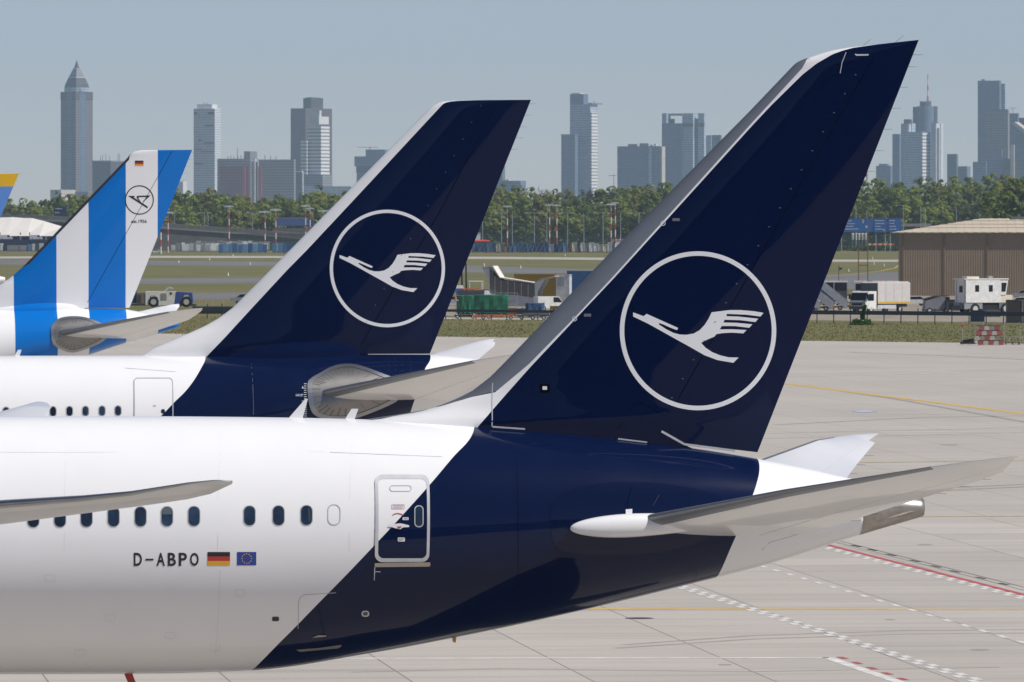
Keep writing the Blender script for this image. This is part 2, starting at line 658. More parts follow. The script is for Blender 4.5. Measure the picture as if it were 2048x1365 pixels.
BIRD = [(226,564),(297,590),(318,574),(533,670),(525,685),(480,668),(430,645),(405,637),(400,645),(450,678),(500,703),(545,715),(590,717),(640,708),(680,685),(715,648),(742,605),(762,563),(885,548),(960,548),(1050,556),(1116,567),(1095,592),(1000,580),(866,574),(862,590),(940,592),(1080,607),(1060,630),(960,617),(850,614),(842,633),(930,635),(1040,645),(1018,669),(920,657),(830,657),(818,680),(900,679),(1000,684),(978,707),(900,702),(840,705),(795,712),(780,730),(735,748),(690,772),(720,805),(765,835),(820,857),(880,871),(946,872),(910,908),(800,889),(712,856),(620,803),(520,748),(420,692),(330,642),(226,592)]
BIRD = [((x / 3.4125 + 1200 - 1396) / 156.5, (y / 3.4125 + 460 - 662) / 156.5) for x, y in BIRD]
def crane_logo(pl, cx, cy, rx, ry, lw, surf, eps):
    pl.decal('emblem_ring', ring_quads(ellipse(cx, cy, rx, ry), ellipse(cx, cy, rx - lw, ry - lw)), M_logo, surf, eps, step=0.5, ustep=0.5)
    pl.decal('emblem_bird', [[(cx + x * rx, cy + y * rx) for x, y in BIRD]], M_logo, surf, eps, step=0.3, ustep=0.3)

# ================================================================== nearest airliner
A = Airliner(166.0, 'nearest airliner, white fuselage with D-ABPO lettering and large navy tail', 62.8)
A_top = [(-600, 833), (0, 833), (300, 833), (600, 836), (860, 844), (985, 853), (1150, 867), (1300, 886), (1400, 899), (1515, 918), (1600, 934), (1716, 961), (1845, 997)]
A_bot = [(-600, 1348), (0, 1348), (300, 1347), (500, 1341), (737, 1307), (904, 1276), (1100, 1235), (1433, 1155), (1523, 1132), (1716, 1071), (1845, 1033)]
A_hw = [(-600, 2.89), (350, 2.89), (600, 2.84), (860, 2.66), (1100, 2.30), (1300, 1.90), (1515, 1.38), (1716, 0.80), (1845, 0.32)]
# the hull is needed to place the painted edge, so give it the profile first
A.top = pchip([A.uw(*p) for p in A_top]); A.bot = pchip([A.uw(*p) for p in A_bot])
A.hw = pchip([(A.uw(px, 600)[0], h) for px, h in A_hw])
A.uc0 = A.uw(-600, 833)[0]; A.u_nose = -60
A.wc = (A.uw(-600, 833)[1], A.uw(-600, 1348)[1])
def edge(pl, pts):
    return [pl.on(px, py, pl.fus_v)[::-1] for px, py in pts]
fr = edge(A, [(945, 868), (905, 916), (868, 960), (800, 1036), (712, 1130), (600, 1245), (520, 1326)])
fr = [(A.uw(500, 1346)[1] - 0.1, A.uw(492, 1346)[0])] + fr + [(A.uw(954, 851)[1] + 0.3, A.uw(957, 849)[0])]
re_ = edge(A, [(1519, 935), (1514, 965), (1502, 1000), (1478, 1058), (1447, 1130)])
re_ = [(A.uw(1431, 1160)[1] - 0.3, A.uw(1424, 1165)[0])] + re_ + [(A.uw(1515, 918)[1] + 0.3, A.uw(1517, 915)[0])]
M_livA = livery('livery_navy_tail', fr, re_)
A_fus = A.hull(A_top, A_bot, A_hw, 1716, M_livA)
# bare metal end of the auxiliary power unit
mb = MB()
us = [A.u_end - 0.02 + (A.u_tail - A.u_end + 0.02) * k / 14 for k in range(15)]
rings = []
for u in us:
    c, r, h = A.sec(u)
    e = 0.004 if u > A.u_end else 0.0
    rings.append([(u, -(h + e) * math.cos(2 * math.pi * k / 40), c + (r + e) * math.sin(2 * math.pi * k / 40)) for k in range(40)])
c, r, h = A.sec(A.u_tail)
for d, q in ((0.0, 0.86), (-0.5, 0.8)):
    rings.append([(A.u_tail + d, -h * q * math.cos(2 * math.pi * k / 40), c + r * q * math.sin(2 * math.pi * k / 40)) for k in range(40)])
mb.loft(rings, cap=True)
A_ex = mb.build('exhaust_cone', M_tail_metal, A.root, smooth=True)
mb = MB()
a, b = A.p3(1756, 1043, 0.55), A.p3(1838, 1030, 0.45)
mb.bar(a, b, 0.05, 0.05)
mb.build('exhaust_strake', M_tail_metal, A_ex)

# fin and rudder
A_le = [(600, 880), (700, 846), (750, 836), (800, 829), (836, 824), (870, 815), (902, 803), (942, 784), (982, 753), (1025, 709), (1217, 509), (1500, 222), (1584, 134), (1589, 129), (1596, 124), (1607, 119), (1620, 114.5), (1640, 107.5), (1664, 101), (1685, 97), (1707, 94), (1760, 88.5), (1837, 80.2)]
A_c1 = [(600, 880), (700, 846.5), (836, 824.5), (960, 789), (983.5, 788), (1054.5, 729), (1145, 637), (1217.6, 560), (1500, 248.7), (1603, 137), (1614, 117), (1620, 114.4)]
A_c2 = [(930, 900), (948, 857), (954, 849), (981.5, 819), (1058, 734), (1146.6, 639.7), (1222, 560), (1500, 254.5), (1540, 212), (1603, 150), (1631, 128), (1664, 109), (1685, 101.5), (1706, 96.0), (1760, 88.5)]
A_h = [(1400, 905), (1366, 889), (1322, 861), (1346.5, 816), (1549, 460), (1748, 113), (1715, 110.5), (1709, 95), (1708, 93.5)]
A_te = [(1500, 940), (1515, 905), (1837.6, 80)]
A.fin_shape(A_le, A_te, A_h, [A_c1, A_c2])
wb = A.top(A.uw(1302, 887)[0]) - 0.45
A.fin_strip('leading_edge', 0, M_lead, wb, A.uw(1620, 114.6)[1], n=14)
A.fin_strip('fin_edge_stripe', 1, M_white, wb, A.w_top, n=4)
A.fin_strip('fin', 2, M_navy, wb, A.w_top, n=24)
def cutplane(pl, p, q):
    a, b = Vector((*pl.uw(*p), 0)), Vector((*pl.uw(*q), 0))
    d = b - a
    n = Vector((d.y, 0, -d.x))   # normal below the line for a line drawn left to right
    return (Vector((a.x, 0, a.y)), n)
rud = A.fin_strip('rudder', 3, M_navy, A.uw(1515, 912)[1], A.w_top, n=16, clear=[cutplane(A, (1322, 861), (1369, 888)), cutplane(A, (1369, 888), (1515, 905))])
def fv(u, w):
    return A.fin_v(u, w)
# trim along the rudder foot, horn gap, emblem, small markings
A.line('rudder_foot_trim', [(1323, 863), (1369, 889), (1470, 902)], 4.5, M_silver, fv, 0.006, rud)
A.line('horn_trim', [(1708.5, 95), (1711.5, 110)], 2.6, M_silver, fv, 0.006)
A.line('horn_trim', [(1711.5, 110.5), (1737, 110)], 3.0, M_silver, fv, 0.006)
M_hinge = mat('hinge_gap', (0.002, 0.003, 0.008, 1), 0.8, spec=0.0)
A.line('hinge_gap', [(1347, 815), (1549, 460), (1747, 115)], 1.6, M_hinge, fv, 0.002, ustep=0.6)
crane_logo(A, 1396, 662, 156.5, 159, 9.0, fv, 0.005)
A.line('fin_base_trim', [(985, 748), (984, 790), (984, 854)], 2.0, M_silver, fv, 0.005)
A.line('fin_base_trim', [(985, 854), (1050, 858.5)], 3.4, M_silver, lambda u, w: fv(u, w) + 0.06, 0.012)
A.line('fin_base_trim', [(1236, 878), (1294, 885)], 3.0, M_silver, lambda u, w: fv(u, w) + 0.06, 0.012)
for (x, y) in ((1149, 638), (1326, 447)):
    A.decal('pivot_mark', ring_quads(ellipse(x, y, 5, 5, 20), ellipse(x, y, 3.8, 3.8, 20)), M_logo, fv, 0.006)
    for q in range(3):
        A.decal('placard', [[(x + 19 - q % 2, y - 9.6 + q * 2), (x + 33 + q % 2, y - 9.6 + q * 2), (x + 33, y - 8.9 + q * 2), (x + 19, y - 8.9 + q * 2)]], M_seam_l, fv, 0.004)
A.decal('beacon_panel', [[(1080, 768), (1100, 768), (1100, 786), (1080, 786)]], M_hinge, fv, 0.003)
A.decal('beacon_lamp', [[(1085, 773), (1094, 773), (1094, 780), (1085, 780)]], M_logo, fv, 0.008)
M_fast = mat('fastener_grey', (0.13, 0.14, 0.17, 1), 0.5)
for k in range(18):
    y = 150 + k * 38
    x = 1727 - (y - 150) * 0.5685 - 16
    A.decal('fastener', [ellipse(x, y, 2.0, 0.8, 8)], M_fast, fv, 0.012)
for x0, y0, x1, y1 in ((1275, 801), (1325, 830), (1230, 860), (1275, 801)), :
    pass
A.line('panel_seam', [(1232, 862), (1275, 802), (1328, 832)], 1.0, M_hinge, fv, 0.003)
A.line('antenna_rod', [(1692, 105), (1684, 125), (1680, 147)], 1.6, M_seam_l, fv, 0.02)
A.wicks([(A.uw(x, y)[0], 0, A.uw(x, y)[1]) for x, y in ((1825, 110), (1813, 134), (1795, 175), (1780, 217), (1763, 259), (1747, 302), (1730, 343))], WICK_ME)
A.wicks([(A.uw(x, y)[0], 0, A.uw(x, y)[1]) for x, y in ((1725, 93), (1791, 85))], WICK_ME, R(-40))

M_joint_w = mat('skin_joint_pale', (0.62, 0.62, 0.63, 1), 0.5)
# cabin windows, door, lettering on the hull
fs_ = A.fus_v
M_blind = mat('window_blind', (0.10, 0.12, 0.135, 1), 0.2, coat=0.5)
M_glint = mat('window_painted_glint', (0.045, 0.062, 0.075, 1), 0.2, coat=0.5)  # paler tone for the glint painted on some panes
def window(pl, x, y, w, h, m_in=M_pane, blank=False, surf=None):
    surf = surf or pl.fus_v
    o = rrect(x - w / 2, y - h / 2, x + w / 2, y + h / 2, w * 0.46)
    i = rrect(x - w / 2 + 1.6, y - h / 2 + 1.6, x + w / 2 - 1.6, y + h / 2 - 1.6, w * 0.42)
    fr_ = pl.decal('window', ring_quads(o, i), M_seam_l, surf, 0.006, step=0.3)
    if not blank:
        pl.decal('pane', [i], m_in, surf, 0.002, parent=fr_, step=0.15)
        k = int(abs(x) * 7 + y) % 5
        if k == 1:      # blind half down
            pl.decal('blind', [[(x - w * 0.36, y - h * 0.34), (x - w * 0.25, y - h * 0.43), (x + w * 0.25, y - h * 0.43), (x + w * 0.36, y - h * 0.34), (x + w * 0.38, y - h * 0.1), (x - w * 0.38, y - h * 0.1)]], M_blind, surf, 0.004, parent=fr_)
        elif k in (2, 4):   # glint on the glass, painted as a lighter patch
            pl.decal('painted_glint', [[(x + w * 0.10, y - h * 0.38), (x + w * 0.30, y - h * 0.28), (x + w * 0.34, y + h * 0.2), (x + w * 0.22, y + h * 0.36), (x + w * 0.14, y + h * 0.1)]], M_glint, surf, 0.004, parent=fr_)
for k, x in enumerate((66.5, 120, 173, 227, 281, 334, 388, 499, 557, 613)):
    window(A, x, 1036 - x * 0.008, 25.5, 42)
window(A, 668, 1030, 26, 42, blank=True)
for x in (-42, -96, -150, -204, -258, -312, -366, -420, -474, -528, -582):
    window(A, x, 1037, 25.5, 42)
dr = A.decal('door', [rrect(754, 957, 854, 1118, 12)], M_livA, fs_, 0.012, step=0.15)
DO = rrect(749.5, 949.5, 858.5, 1125, 16)
DI = rrect(756, 958, 853, 1117, 11)
A.decal('door_frame', ring_quads(DO, DI), M_silver, fs_, 0.018, parent=dr, step=0.25)
A.decal('door_window', [rrect(829.5, 1012, 846, 1054, 7.5)], M_pane, fs_, 0.016, parent=dr)
A.decal('door_window_frame', ring_quads(rrect(828.5, 1011, 847, 1055, 8.5), rrect(830.5, 1013, 845, 1053, 7)), M_seam_l, fs_, 0.02, parent=dr)
A.decal('door_vent', ring_quads(rrect(779, 971, 823, 983.5, 6), rrect(780.2, 972.2, 821.8, 982.3, 5)), M_seam_l, fs_, 0.018, parent=dr)
M_pink = mat('print_pale_red', (0.62, 0.42, 0.42, 1), 0.6)
A.decal('door_placard', ring_quads(rrect(783, 1009, 809, 1018.5, 1.5), rrect(784, 1010, 808, 1017.5, 1.0)), M_pink, fs_, 0.018, parent=dr)
A.decal('door_placard', [[(786, 1011.2), (806, 1011.2), (806, 1012.6), (786, 1012.6)], [(786, 1014.6), (806, 1014.6), (806, 1016), (786, 1016)]], M_pink, fs_, 0.018, parent=dr)
arc = [(785, 1031), (789, 1028.3), (795, 1027.2), (801, 1028.3), (807, 1031)]
A.line('handle_arrow', arc, 1.8, M_red, fs_, 0.019, parent=dr)
A.decal('handle_plate', [[(775, 1053), (780, 1049), (800, 1047), (806, 1048), (818, 1051), (818, 1054.5), (806, 1055), (800, 1059), (793, 1058), (785, 1055)]], M_logo, fs_, 0.03, parent=dr)
A.decal('handle_grip', [[(793, 1053.5), (803, 1053), (801, 1056.5), (796, 1056.5)]], M_red, fs_, 0.045, parent=dr)
A.decal('exit_sign', [rrect(795.5, 1075.5, 809.5, 1083.5, 1.5)], M_logo, fs_, 0.018, parent=dr)
A.decal('exit_text', text_polys('EXIT', 797.5, 1077, 807.5, 1082), M_black, fs_, 0.021, parent=dr)
A.decal('open_sign', [rrect(805, 1035, 817, 1040.5, 1.0)], M_logo, fs_, 0.018, parent=dr)
A.decal('open_text', text_polys('OPEN', 806.5, 1036.2, 815.5, 1039.4), M_black, fs_, 0.021, parent=dr)
sill = A.decal('door_sill', [[(749, 1126.5), (860, 1125), (860, 1132.5), (857, 1133.5), (749, 1134.5)]], M_sill, fs_, 0.05)
A.line('sill_mark', [(749.5, 1135), (748.5, 1161)], 1.6, M_silver, fs_, 0.006)
A.line('sill_mark', [(750, 1144), (761, 1144)], 1.4, M_silver, fs_, 0.006)
for x_, c_ in ((130, 0), (437, 1), (700, 2)):
    A.line('skin_joint', [(x_ + 2, 860), (x_, 960), (x_ - 1, 1000)], 0.5, M_joint_w, fs_, 0.002)
    A.line('skin_joint', [(x_ - 1, 1065), (x_ - 2, 1102)], 0.5, M_joint_w, fs_, 0.002)
A.line('skin_joint', [(-300, 905), (200, 905), (650, 904)], 0.5, M_joint_w, fs_, 0.002)
for x_, y_ in ((90, 1150), (210, 1230), (330, 1265), (470, 1180), (420, 1290), (150, 1300)):
    A.decal('access_panel', ring_quads(rrect(x_, y_, x_ + 20, y_ + 13, 3), rrect(x_ + 0.6, y_ + 0.6, x_ + 19.4, y_ + 12.4, 2.6)), M_joint_w, fs_, 0.002)
A.line('panel_seam', [(660, 905), (760, 909), (884, 914)], 1.0, M_seam_l, fs_, 0.004)
A.line('panel_seam', [(440, 1140), (438, 1200), (432, 1300), (428, 1340)], 0.7, M_joint_w, fs_, 0.003)
A.line('panel_seam', [(1028, 885), (1034, 950), (1036, 1060), (1034, 1180)], 1.0, M_hinge, fs_, 0.003)
A.line('panel_seam', [(1540, 1130), (1524, 1100), (1540, 1085), (1600, 1068), (1640, 1056)], 1.0, M_seam_l, fs_, 0.003)
cd = A.line('cargo_door', [(596, 1258), (597, 1205), (600, 1196), (608, 1190), (672, 1186)], 1.2, M_seam_l, fs_, 0.004)
A.decal('cargo_sill', [[(592, 1300), (640, 1296), (682, 1290), (683, 1293), (676, 1297), (600, 1304)]], M_sill, fs_, 0.03, parent=cd)
A.decal('cargo_handle', [[(624, 1276), (636, 1271), (652, 1271), (652, 1273.5)]], M_sill, fs_, 0.02, parent=cd)
A.decal('vent_port', [rrect(544, 1234, 558, 1243, 3)], M_black, fs_, 0.006)
vp = A.decal('drain_port', [rrect(723, 1222, 738.5, 1234, 5.5)], M_silver, fs_, 0.006)
A.decal('port_hole', [rrect(726, 1224.5, 735.5, 1231.5, 2.5)], M_groove, fs_, 0.009, parent=vp)
for ch, x0, x1 in (('D', 267.5, 284), ('A', 313, 330), ('B', 335.5, 352), ('P', 357.5, 374), ('O', 380, 397.5)):
    A.decal('registration_letter', text_polys(ch, x0, 1106, x1, 1132.5, 0.022), M_black, fs_, 0.005)
A.decal('registration_letter', [[(291, 1118), (307, 1118), (307, 1121.5), (291, 1121.5)]], M_black, fs_, 0.005)
fl = A.decal('flag', [[(415, 1104.5), (460, 1104.5), (460, 1113.5), (415, 1113.5)]], M_black, fs_, 0.005)
A.decal('flag_band', [[(415, 1113.5), (460, 1113.5), (460, 1122.5), (415, 1122.5)]], M_red, fs_, 0.005, parent=fl)
A.decal('flag_band', [[(415, 1122.5), (460, 1122.5), (460, 1131.5), (415, 1131.5)]], M_gold, fs_, 0.005, parent=fl)
fl = A.decal('flag', [[(474, 1104.5), (512.5, 1104.5), (512.5, 1131), (474, 1131)]], M_flagblue, fs_, 0.005)
for k in range(12):
    cx, cy = 493.3 + 9.6 * math.sin(k * math.pi / 6), 1117.7 + 9.6 * math.cos(k * math.pi / 6)
    A.decal('star', [[(cx + (1.9 if q % 2 == 0 else 0.8) * math.sin(q * math.pi / 5), cy - (1.9 if q % 2 == 0 else 0.8) * math.cos(q * math.pi / 5)) for q in range(10)]], M_gold, fs_, 0.008, parent=fl)
# blade aerials on the crown, drain mast, red flag under the belly
def blade(pl, pts, m, th=0.05, name='antenna_blade', v=0.0):
    q = [pl.uw(x, y, v) for x, y in pts]
    mb = MB()
    mb.prism(q, -v - th / 2, -v + th / 2, 'y')
    return mb.build(name, m, pl.root)
blade(A, [(576, 838), (611, 798), (615.5, 798), (605, 838)], M_white)
blade(A, [(688, 842), (703, 818), (716.5, 818), (708, 842)], M_white)
blade(A, [(245, 1340), (262, 1340), (282, 1395), (268, 1395)], M_red, 0.06, 'drain_mast')
blade(A, [(904, 1270), (913, 1270), (911, 1286), (905.5, 1284)], M_gold, 0.08, 'drain_mast')

# tailplane: fixed surface, metal leading edge, elevator
def tailplane(pl, secs, lead_end, m_lead=M_lead, t0=0.10, m_main=M_white, far_secs=None):
    V = [(pl.p3(*a), pl.p3(*b), t) for a, b, t in secs]
    st = [(0.0, 0.075, 'tailplane_leading_edge', m_lead, 0.0, lead_end), (0.0, 0.076, 'tailplane_tip_edge', m_main, lead_end, 1.0),
          (0.076, 0.70, 'tailplane', m_main, 0.0, 1.0), (0.708, 1.0, 'elevator', m_main, 0.0, 0.93)]
    pl.wing(V, st, False)
    if far_secs:
        pl.wing([(pl.p3(*a), pl.p3(*b), t) for a, b, t in far_secs], [s_[:4] + ((0.0, 0.67) if s_[2] == 'elevator' else s_[4:]) for s_ in st], False)
    else:
        pl.wing(V, st, True)
    return V
VA = tailplane(A, [((1170, 1066, 0.6), (1600, 1078, 0.3), 0.10), ((1258, 1044, 1.9), (1640, 1062, 1.35), 0.10), ((1560, 984, 5.0), (1800, 1010, 5.0), 0.095), ((1862, 934, 8.1), (1945, 966, 8.1), 0.09),
                   ((1955, 921.5, 9.1), (2005, 945, 8.9), 0.08), ((2010, 915, 9.75), (2022, 926, 9.5), 0.07), ((2036, 912.5, 10.05), (2037, 914, 10.0), 0.05)], 0.5,
               far_secs=[((1462, 942, -1.3), (1668, 990, -1.0), 0.09), ((1630, 881, -6.2), (1716, 926, -6.2), 0.085), ((1700, 870.5, -8.9), (1750, 886, -8.8), 0.07), ((1744, 867, -9.8), (1762, 868.2, -9.8), 0.05)])
for k in range(7):
    f = 0.25 + 0.1 * k
    for sg in (1, -1):
        i = f * 4
        q0, q1 = VA[1][1], VA[4][1]
        q = q0.lerp(q1, (k + 1.5) / 8.5)
        A.wicks([(q.x - 0.02, -q.y * sg, q.z)], WICK_ME)
# glossy seal panel set into the hull around the tailplane root
SEAL = smooth_loop([(1100, 1012), (1116, 990), (1157, 973), (1213, 964), (1269, 962), (1325, 966), (1380, 974), (1440, 992), (1455, 1030), (1420, 1075), (1350, 1100), (1283, 1110), (1171, 1111), (1113, 1097), (1098, 1050)], 4)
cxs, cys = 1275.0, 1035.0
SEALI = [(cxs + (x - cxs) * 0.985, cys + (y - cys) * 0.975) for x, y in SEAL]
M_sealp = paint('seal_panel_navy', NAVY, 0.14, 0.5)
M_sealp.node_tree.nodes['Principled BSDF'].inputs['Specular IOR Level'].default_value = 0.1
sp_ = A.decal('tailplane_seal_panel', [SEALI], M_sealp, fs_, 0.010, step=0.12, ustep=0.3)
A.line('seal_panel_seam', [(1262, 975), (1256, 1000), (1253, 1030)], 1.2, M_hinge, fs_, 0.014, parent=sp_)
A.line('seal_panel_seam', [(1318, 990), (1306, 1012)], 1.0, M_black, fs_, 0.014, parent=sp_)
# root fairing of the tailplane
for sg in (1, -1):
    rings = []
    a, b = A.p3(1140, 1057, 2.42), A.p3(1505, 1040, 1.72)
    for k in range(25):
        f = (k / 24) ** 2.2
        r = math.sqrt(max(0.0, 1 - (1 - min(f / 0.32, 1)) ** 2)) * (1 - 0.75 * max(0, (f - 0.35) / 0.65) ** 1.4)
        p = a.lerp(b, f)
        rings.append([(p.x, sg * (p.y + 0.22 * r * math.cos(2 * math.pi * q / 20)), p.z + 0.275 * r * math.sin(2 * math.pi * q / 20)) for q in range(20)])
    MB().loft(rings).build('tailplane_root_fairing', M_white, A.root, smooth=True)
A.decal('pivot_guide', [[(1251, 1019), (1264, 1018), (1264, 1031), (1251, 1031)]], M_white, fs_, 0.05)

# main wing
LEp = [((450, 963.5, 29.75), 0.10), ((440, 961.5, 29.4), 0.18), ((422, 961.5, 28.95), 0.42), ((371, 967.5, 28.0), 0.90), ((252, 987, 26.6), 1.65), ((150, 997.5, 25.6), 2.2), ((0, 1008, 24.2), 2.95)]
W = []
for p, ch in LEp:
    q = A.p3(*p)
    W.append((q, q + Vector((ch, 0.0, -0.012 * ch)), 0.085))
q = W[-1][0]
for dv, ch in ((-6.0, 4.6), (-14.0, 7.2), (-21.5, 11.5)):
    p = q + Vector((0.77 * dv, -dv, 0.085 * dv - 0.0022 * dv * dv))
    W.append((p, p + Vector((ch, 0, -0.025 * ch)), 0.10))
W = W[::-1]
M_wing = mat('wing_grey', (0.56, 0.565, 0.57, 1), 0.4, coat=0.2, var=0.06, scale=0.6)
for far in (False, True):
    Wf = W if not far else [(a - Vector((0.75, 0, 0)), b - Vector((0.75, 0, 0)), c) for a, b, c in W]
    A.wing(Wf, [(0.0, 0.06, 'wing_leading_edge', M_steel, 0.0, 0.93), (0.06, 1.0, 'wing', M_wing if not far else M_white, 0.0, 1.0)], far, sub=6)

# ================================================================== second airliner
B = Airliner(249.5, 'middle airliner, white and navy with a white crane ring on its fin', 63.6)
B_top = [(-900, 712), (0, 712), (290, 711.5), (412, 711), (600, 709.5), (860, 709.5), (920, 714), (975, 722), (1018, 736)]
B_bot = [(-900, 1033), (0, 1033), (220, 1031), (400, 990), (600, 916), (840, 828), (960, 783), (1018, 756)]
B_hw = [(-900, 2.82), (200, 2.82), (500, 2.55), (700, 1.98), (860, 1.35), (960, 0.78), (1018, 0.34)]
B.top = pchip([B.uw(*p) for p in B_top]); B.bot = pchip([B.uw(*p) for p in B_bot])
B.hw = pchip([(B.uw(px, 600)[0], h) for px, h in B_hw])
B.uc0 = B.uw(-900, 700)[0]; B.u_nose = -80
B.wc = (B.uw(-900, 712)[1], B.uw(-900, 1033)[1])
fr = edge(B, [(411, 717), (404, 733.6), (376, 777), (346.6, 807), (327.6, 827), (250, 900)])
fr = [(2.0, B.uw(150, 1000)[0])] + fr + [(B.uw(413, 711)[1] + 0.3, B.uw(414, 709)[0])]
re_ = edge(B, [(861, 716), (850, 739), (834, 788), (822, 822)])
re_ = [(3.0, B.uw(800, 860)[0])] + re_ + [(B.uw(861, 710)[1] + 0.3, B.uw(863, 709)[0])]
M_livB = livery('livery_navy_tail_middle', fr, re_)
B.hull(B_top, B_bot, B_hw, 1018, M_livB)
B_le = [(230, 725), (284.7, 711.5), (299.6, 700), (349, 679), (407, 654), (437, 637), (464, 617), (514, 567), (588.6, 507), (686, 400), (704.4, 376), (855.5, 221), (862, 215), (868, 211), (876, 206.5), (886, 203.5), (900, 201.8), (919, 200.9), (1061.5, 200.1)]
B_c2 = [(395, 730), (414, 710), (449, 674), (574, 539.5), (613, 500), (703, 404), (881, 213), (885, 209), (891, 205.7), (903, 203.2), (919, 202), (960, 200.9)]
B_h = [(700, 731), (719.6, 695), (878, 426.6), (996, 201)]
B_te = [(851, 730), (967.6, 437), (1062, 200)]
# one clean straight leading edge between the dorsal fairing and the tip
B_le = [p for p in B_le if not (514 < p[0] < 855)]
B.fin_shape(B_le, B_te, B_h, [B_c2])
wb = B.top(B.uw(600, 710)[0]) - 0.3
B.fin_strip('leading_edge', 0, M_white, wb, B.w_top, n=12)
B.fin_strip('fin', 1, M_navy, wb, B.w_top, n=22)
B.fin_strip('rudder', 2, M_navy, B.uw(860, 708)[1], B.w_top, n=14)
fvB = B.fin_v
crane_logo(B, 774.7, 537.4, 115.3, 117.6, 6.6, fvB, 0.006)
B.line('hinge_gap', [(721, 692), (878, 426.6), (995, 204)], 1.6, M_hinge, fvB, 0.003, ustep=0.6)
for k in range(14):
    f = k / 13
    x, y = 742 + (970 - 742) * f, 640 + (208 - 640) * f
    B.decal('fastener', [ellipse(x - 9, y + 4, 0.7, 1.3, 8)], M_fast, fvB, 0.010)
    if k % 2 == 0:
        B.line('panel_seam', [(x - 22, y + 6), (x, y + 18)], 0.6, M_hinge, fvB, 0.004)
B.wicks([(B.uw(x, y)[0], 0, B.uw(x, y)[1]) for x, y in ((1058, 208), (1049, 231), (1040, 254), (1031, 276), (1022, 299))], WICK_ME)
def fin_blister(pl, tp, base_dw, hw, m):
    T = pchip([pl.uw(*p) for p in tp])
    u0, u1 = pl.uw(*tp[0])[0], pl.uw(*tp[-1])[0]
    rings = []
    n = 24
    for k in range(49):
        f = k / 48
        u = u0 + (u1 - u0) * f
        w0 = pl.top(u) - base_dw
        b = hw * math.sin(math.pi * min(1, max(0, f)) ** 0.8) ** 0.55 + 0.02
        top = max(T(u), w0 + 0.05)
        rings.append([(u, -b * math.cos(math.pi * q / n), w0 + (top - w0) * math.sin(math.pi * q / n) ** 0.75) for q in range(n + 1)])
    return MB().loft(rings, cap=True).build('fin_root_fairing', m, pl.root, smooth=True)
fin_blister(B, [(412, 711), (470, 697), (540, 682), (600, 677.5), (660, 677), (695, 678), (715, 687), (737, 710)], 0.35, 0.80, M_navy)
fsB = B.fus_v
for x in (12, 41, 75, 106, 139, 171, 204, 236):
    window(B, x, 824.5 - x * 0.011, 15, 22)
for x in range(-20, -400, -33):
    window(B, x, 825, 15, 22)
dB = B.decal('door', [rrect(268, 757, 345, 882, 8)], M_livB, fsB, 0.012, step=0.15)
B.decal('door_frame', ring_quads(rrect(267, 755.5, 346, 884, 9), rrect(269, 757.5, 344, 882, 7)), M_seam_l, fsB, 0.018, parent=dB)
B.decal('door_window', [ellipse(326, 823, 4.2, 4.6, 16)], M_pane, fsB, 0.02, parent=dB)
B.decal('door_placard', [rrect(306, 810.5, 312, 813.5, 0.8)], M_pink, fsB, 0.02, parent=dB)
B.line('panel_seam', [(250, 736.5), (351, 744)], 1.0, M_seam_l, fsB, 0.004)
B.line('panel_seam', [(502, 728), (506, 780), (507, 830)], 0.9, M_steel, fsB, 0.003)
for x in (775, 789, 803, 818):
    B.line('panel_seam', [(x, 714), (x + 3, 742)], 0.7, M_steel, fsB, 0.003)
def seal_plate(pl, outline, rim, surf, ribs):
    outline = smooth_loop(outline)
    cx = sum(p[0] for p in outline) / len(outline)
    cy = sum(p[1] for p in outline) / len(outline)
    inn = [(cx + (x - cx) * (1 - rim), cy + (y - cy) * (1 - rim)) for x, y in outline]
    o = pl.decal('tailplane_seal_plate', [inn], M_plate, surf, 0.025, step=0.15, ustep=0.25)
    # raised polished rim
    pl.decal('plate_rim', ring_quads(outline, inn), M_steel, lambda u, w: surf(u, w) + 0.05, 0.0, parent=o, step=0.3, ustep=0.4)
    n = len(outline)
    for k in range(ribs):
        a = 2 * math.pi * k / ribs
        # from the rim inwards
        f = (k + 0.5) / ribs * n
        i = int(f) % n
        g = f - int(f)
        ex, ey = inn[i][0] * (1 - g) + inn[(i + 1) % n][0] * g, inn[i][1] * (1 - g) + inn[(i + 1) % n][1] * g
        pl.line('plate_rib', [(ex, ey), (ex + (cx - ex) * (0.22 + 0.05 * (k % 3)), ey + (cy - ey) * (0.22 + 0.05 * (k % 3)))], 0.8, M_rib, surf, 0.045, parent=o, step=0.1, ustep=0.2)
    return o
seal_plate(B, [(615, 770), (622, 757), (640, 746), (662, 734), (688, 728), (720, 731), (773, 750), (815, 768), (800, 793), (785, 808), (715, 836), (668, 840), (633, 833), (619, 812)], 0.12, fsB, 34)
for k in range(16):
    B.line('trim_scale_mark', [(608 if k not in (2, 8) else 604, 768 + k * 4.3), (613.5, 768 + k * 4.3)], 1.0, M_logo, fsB, 0.006)
B.decal('trim_scale_text', text_polys('GND SET', 591.5, 788.5, 606.5, 793), M_logo, fsB, 0.006)
B.decal('trim_scale_text', text_polys('0', 604, 773, 606.5, 777), M_logo, fsB, 0.006)
blade(B, [(27, 716), (36, 700), (43, 700), (38, 716)], M_white)
tailplane(B, [((575, 800, 0.8), (900, 806, 0.3), 0.10), ((631, 788, 1.95), (913, 791, 1.25), 0.10), ((945, 722.5, 6.5), (1035, 735, 6.3), 0.095), ((1066, 703, 9.0), (1105, 711, 8.9), 0.08), ((1108, 697.5, 9.7), (1118, 700, 9.6), 0.06)], 0.5)

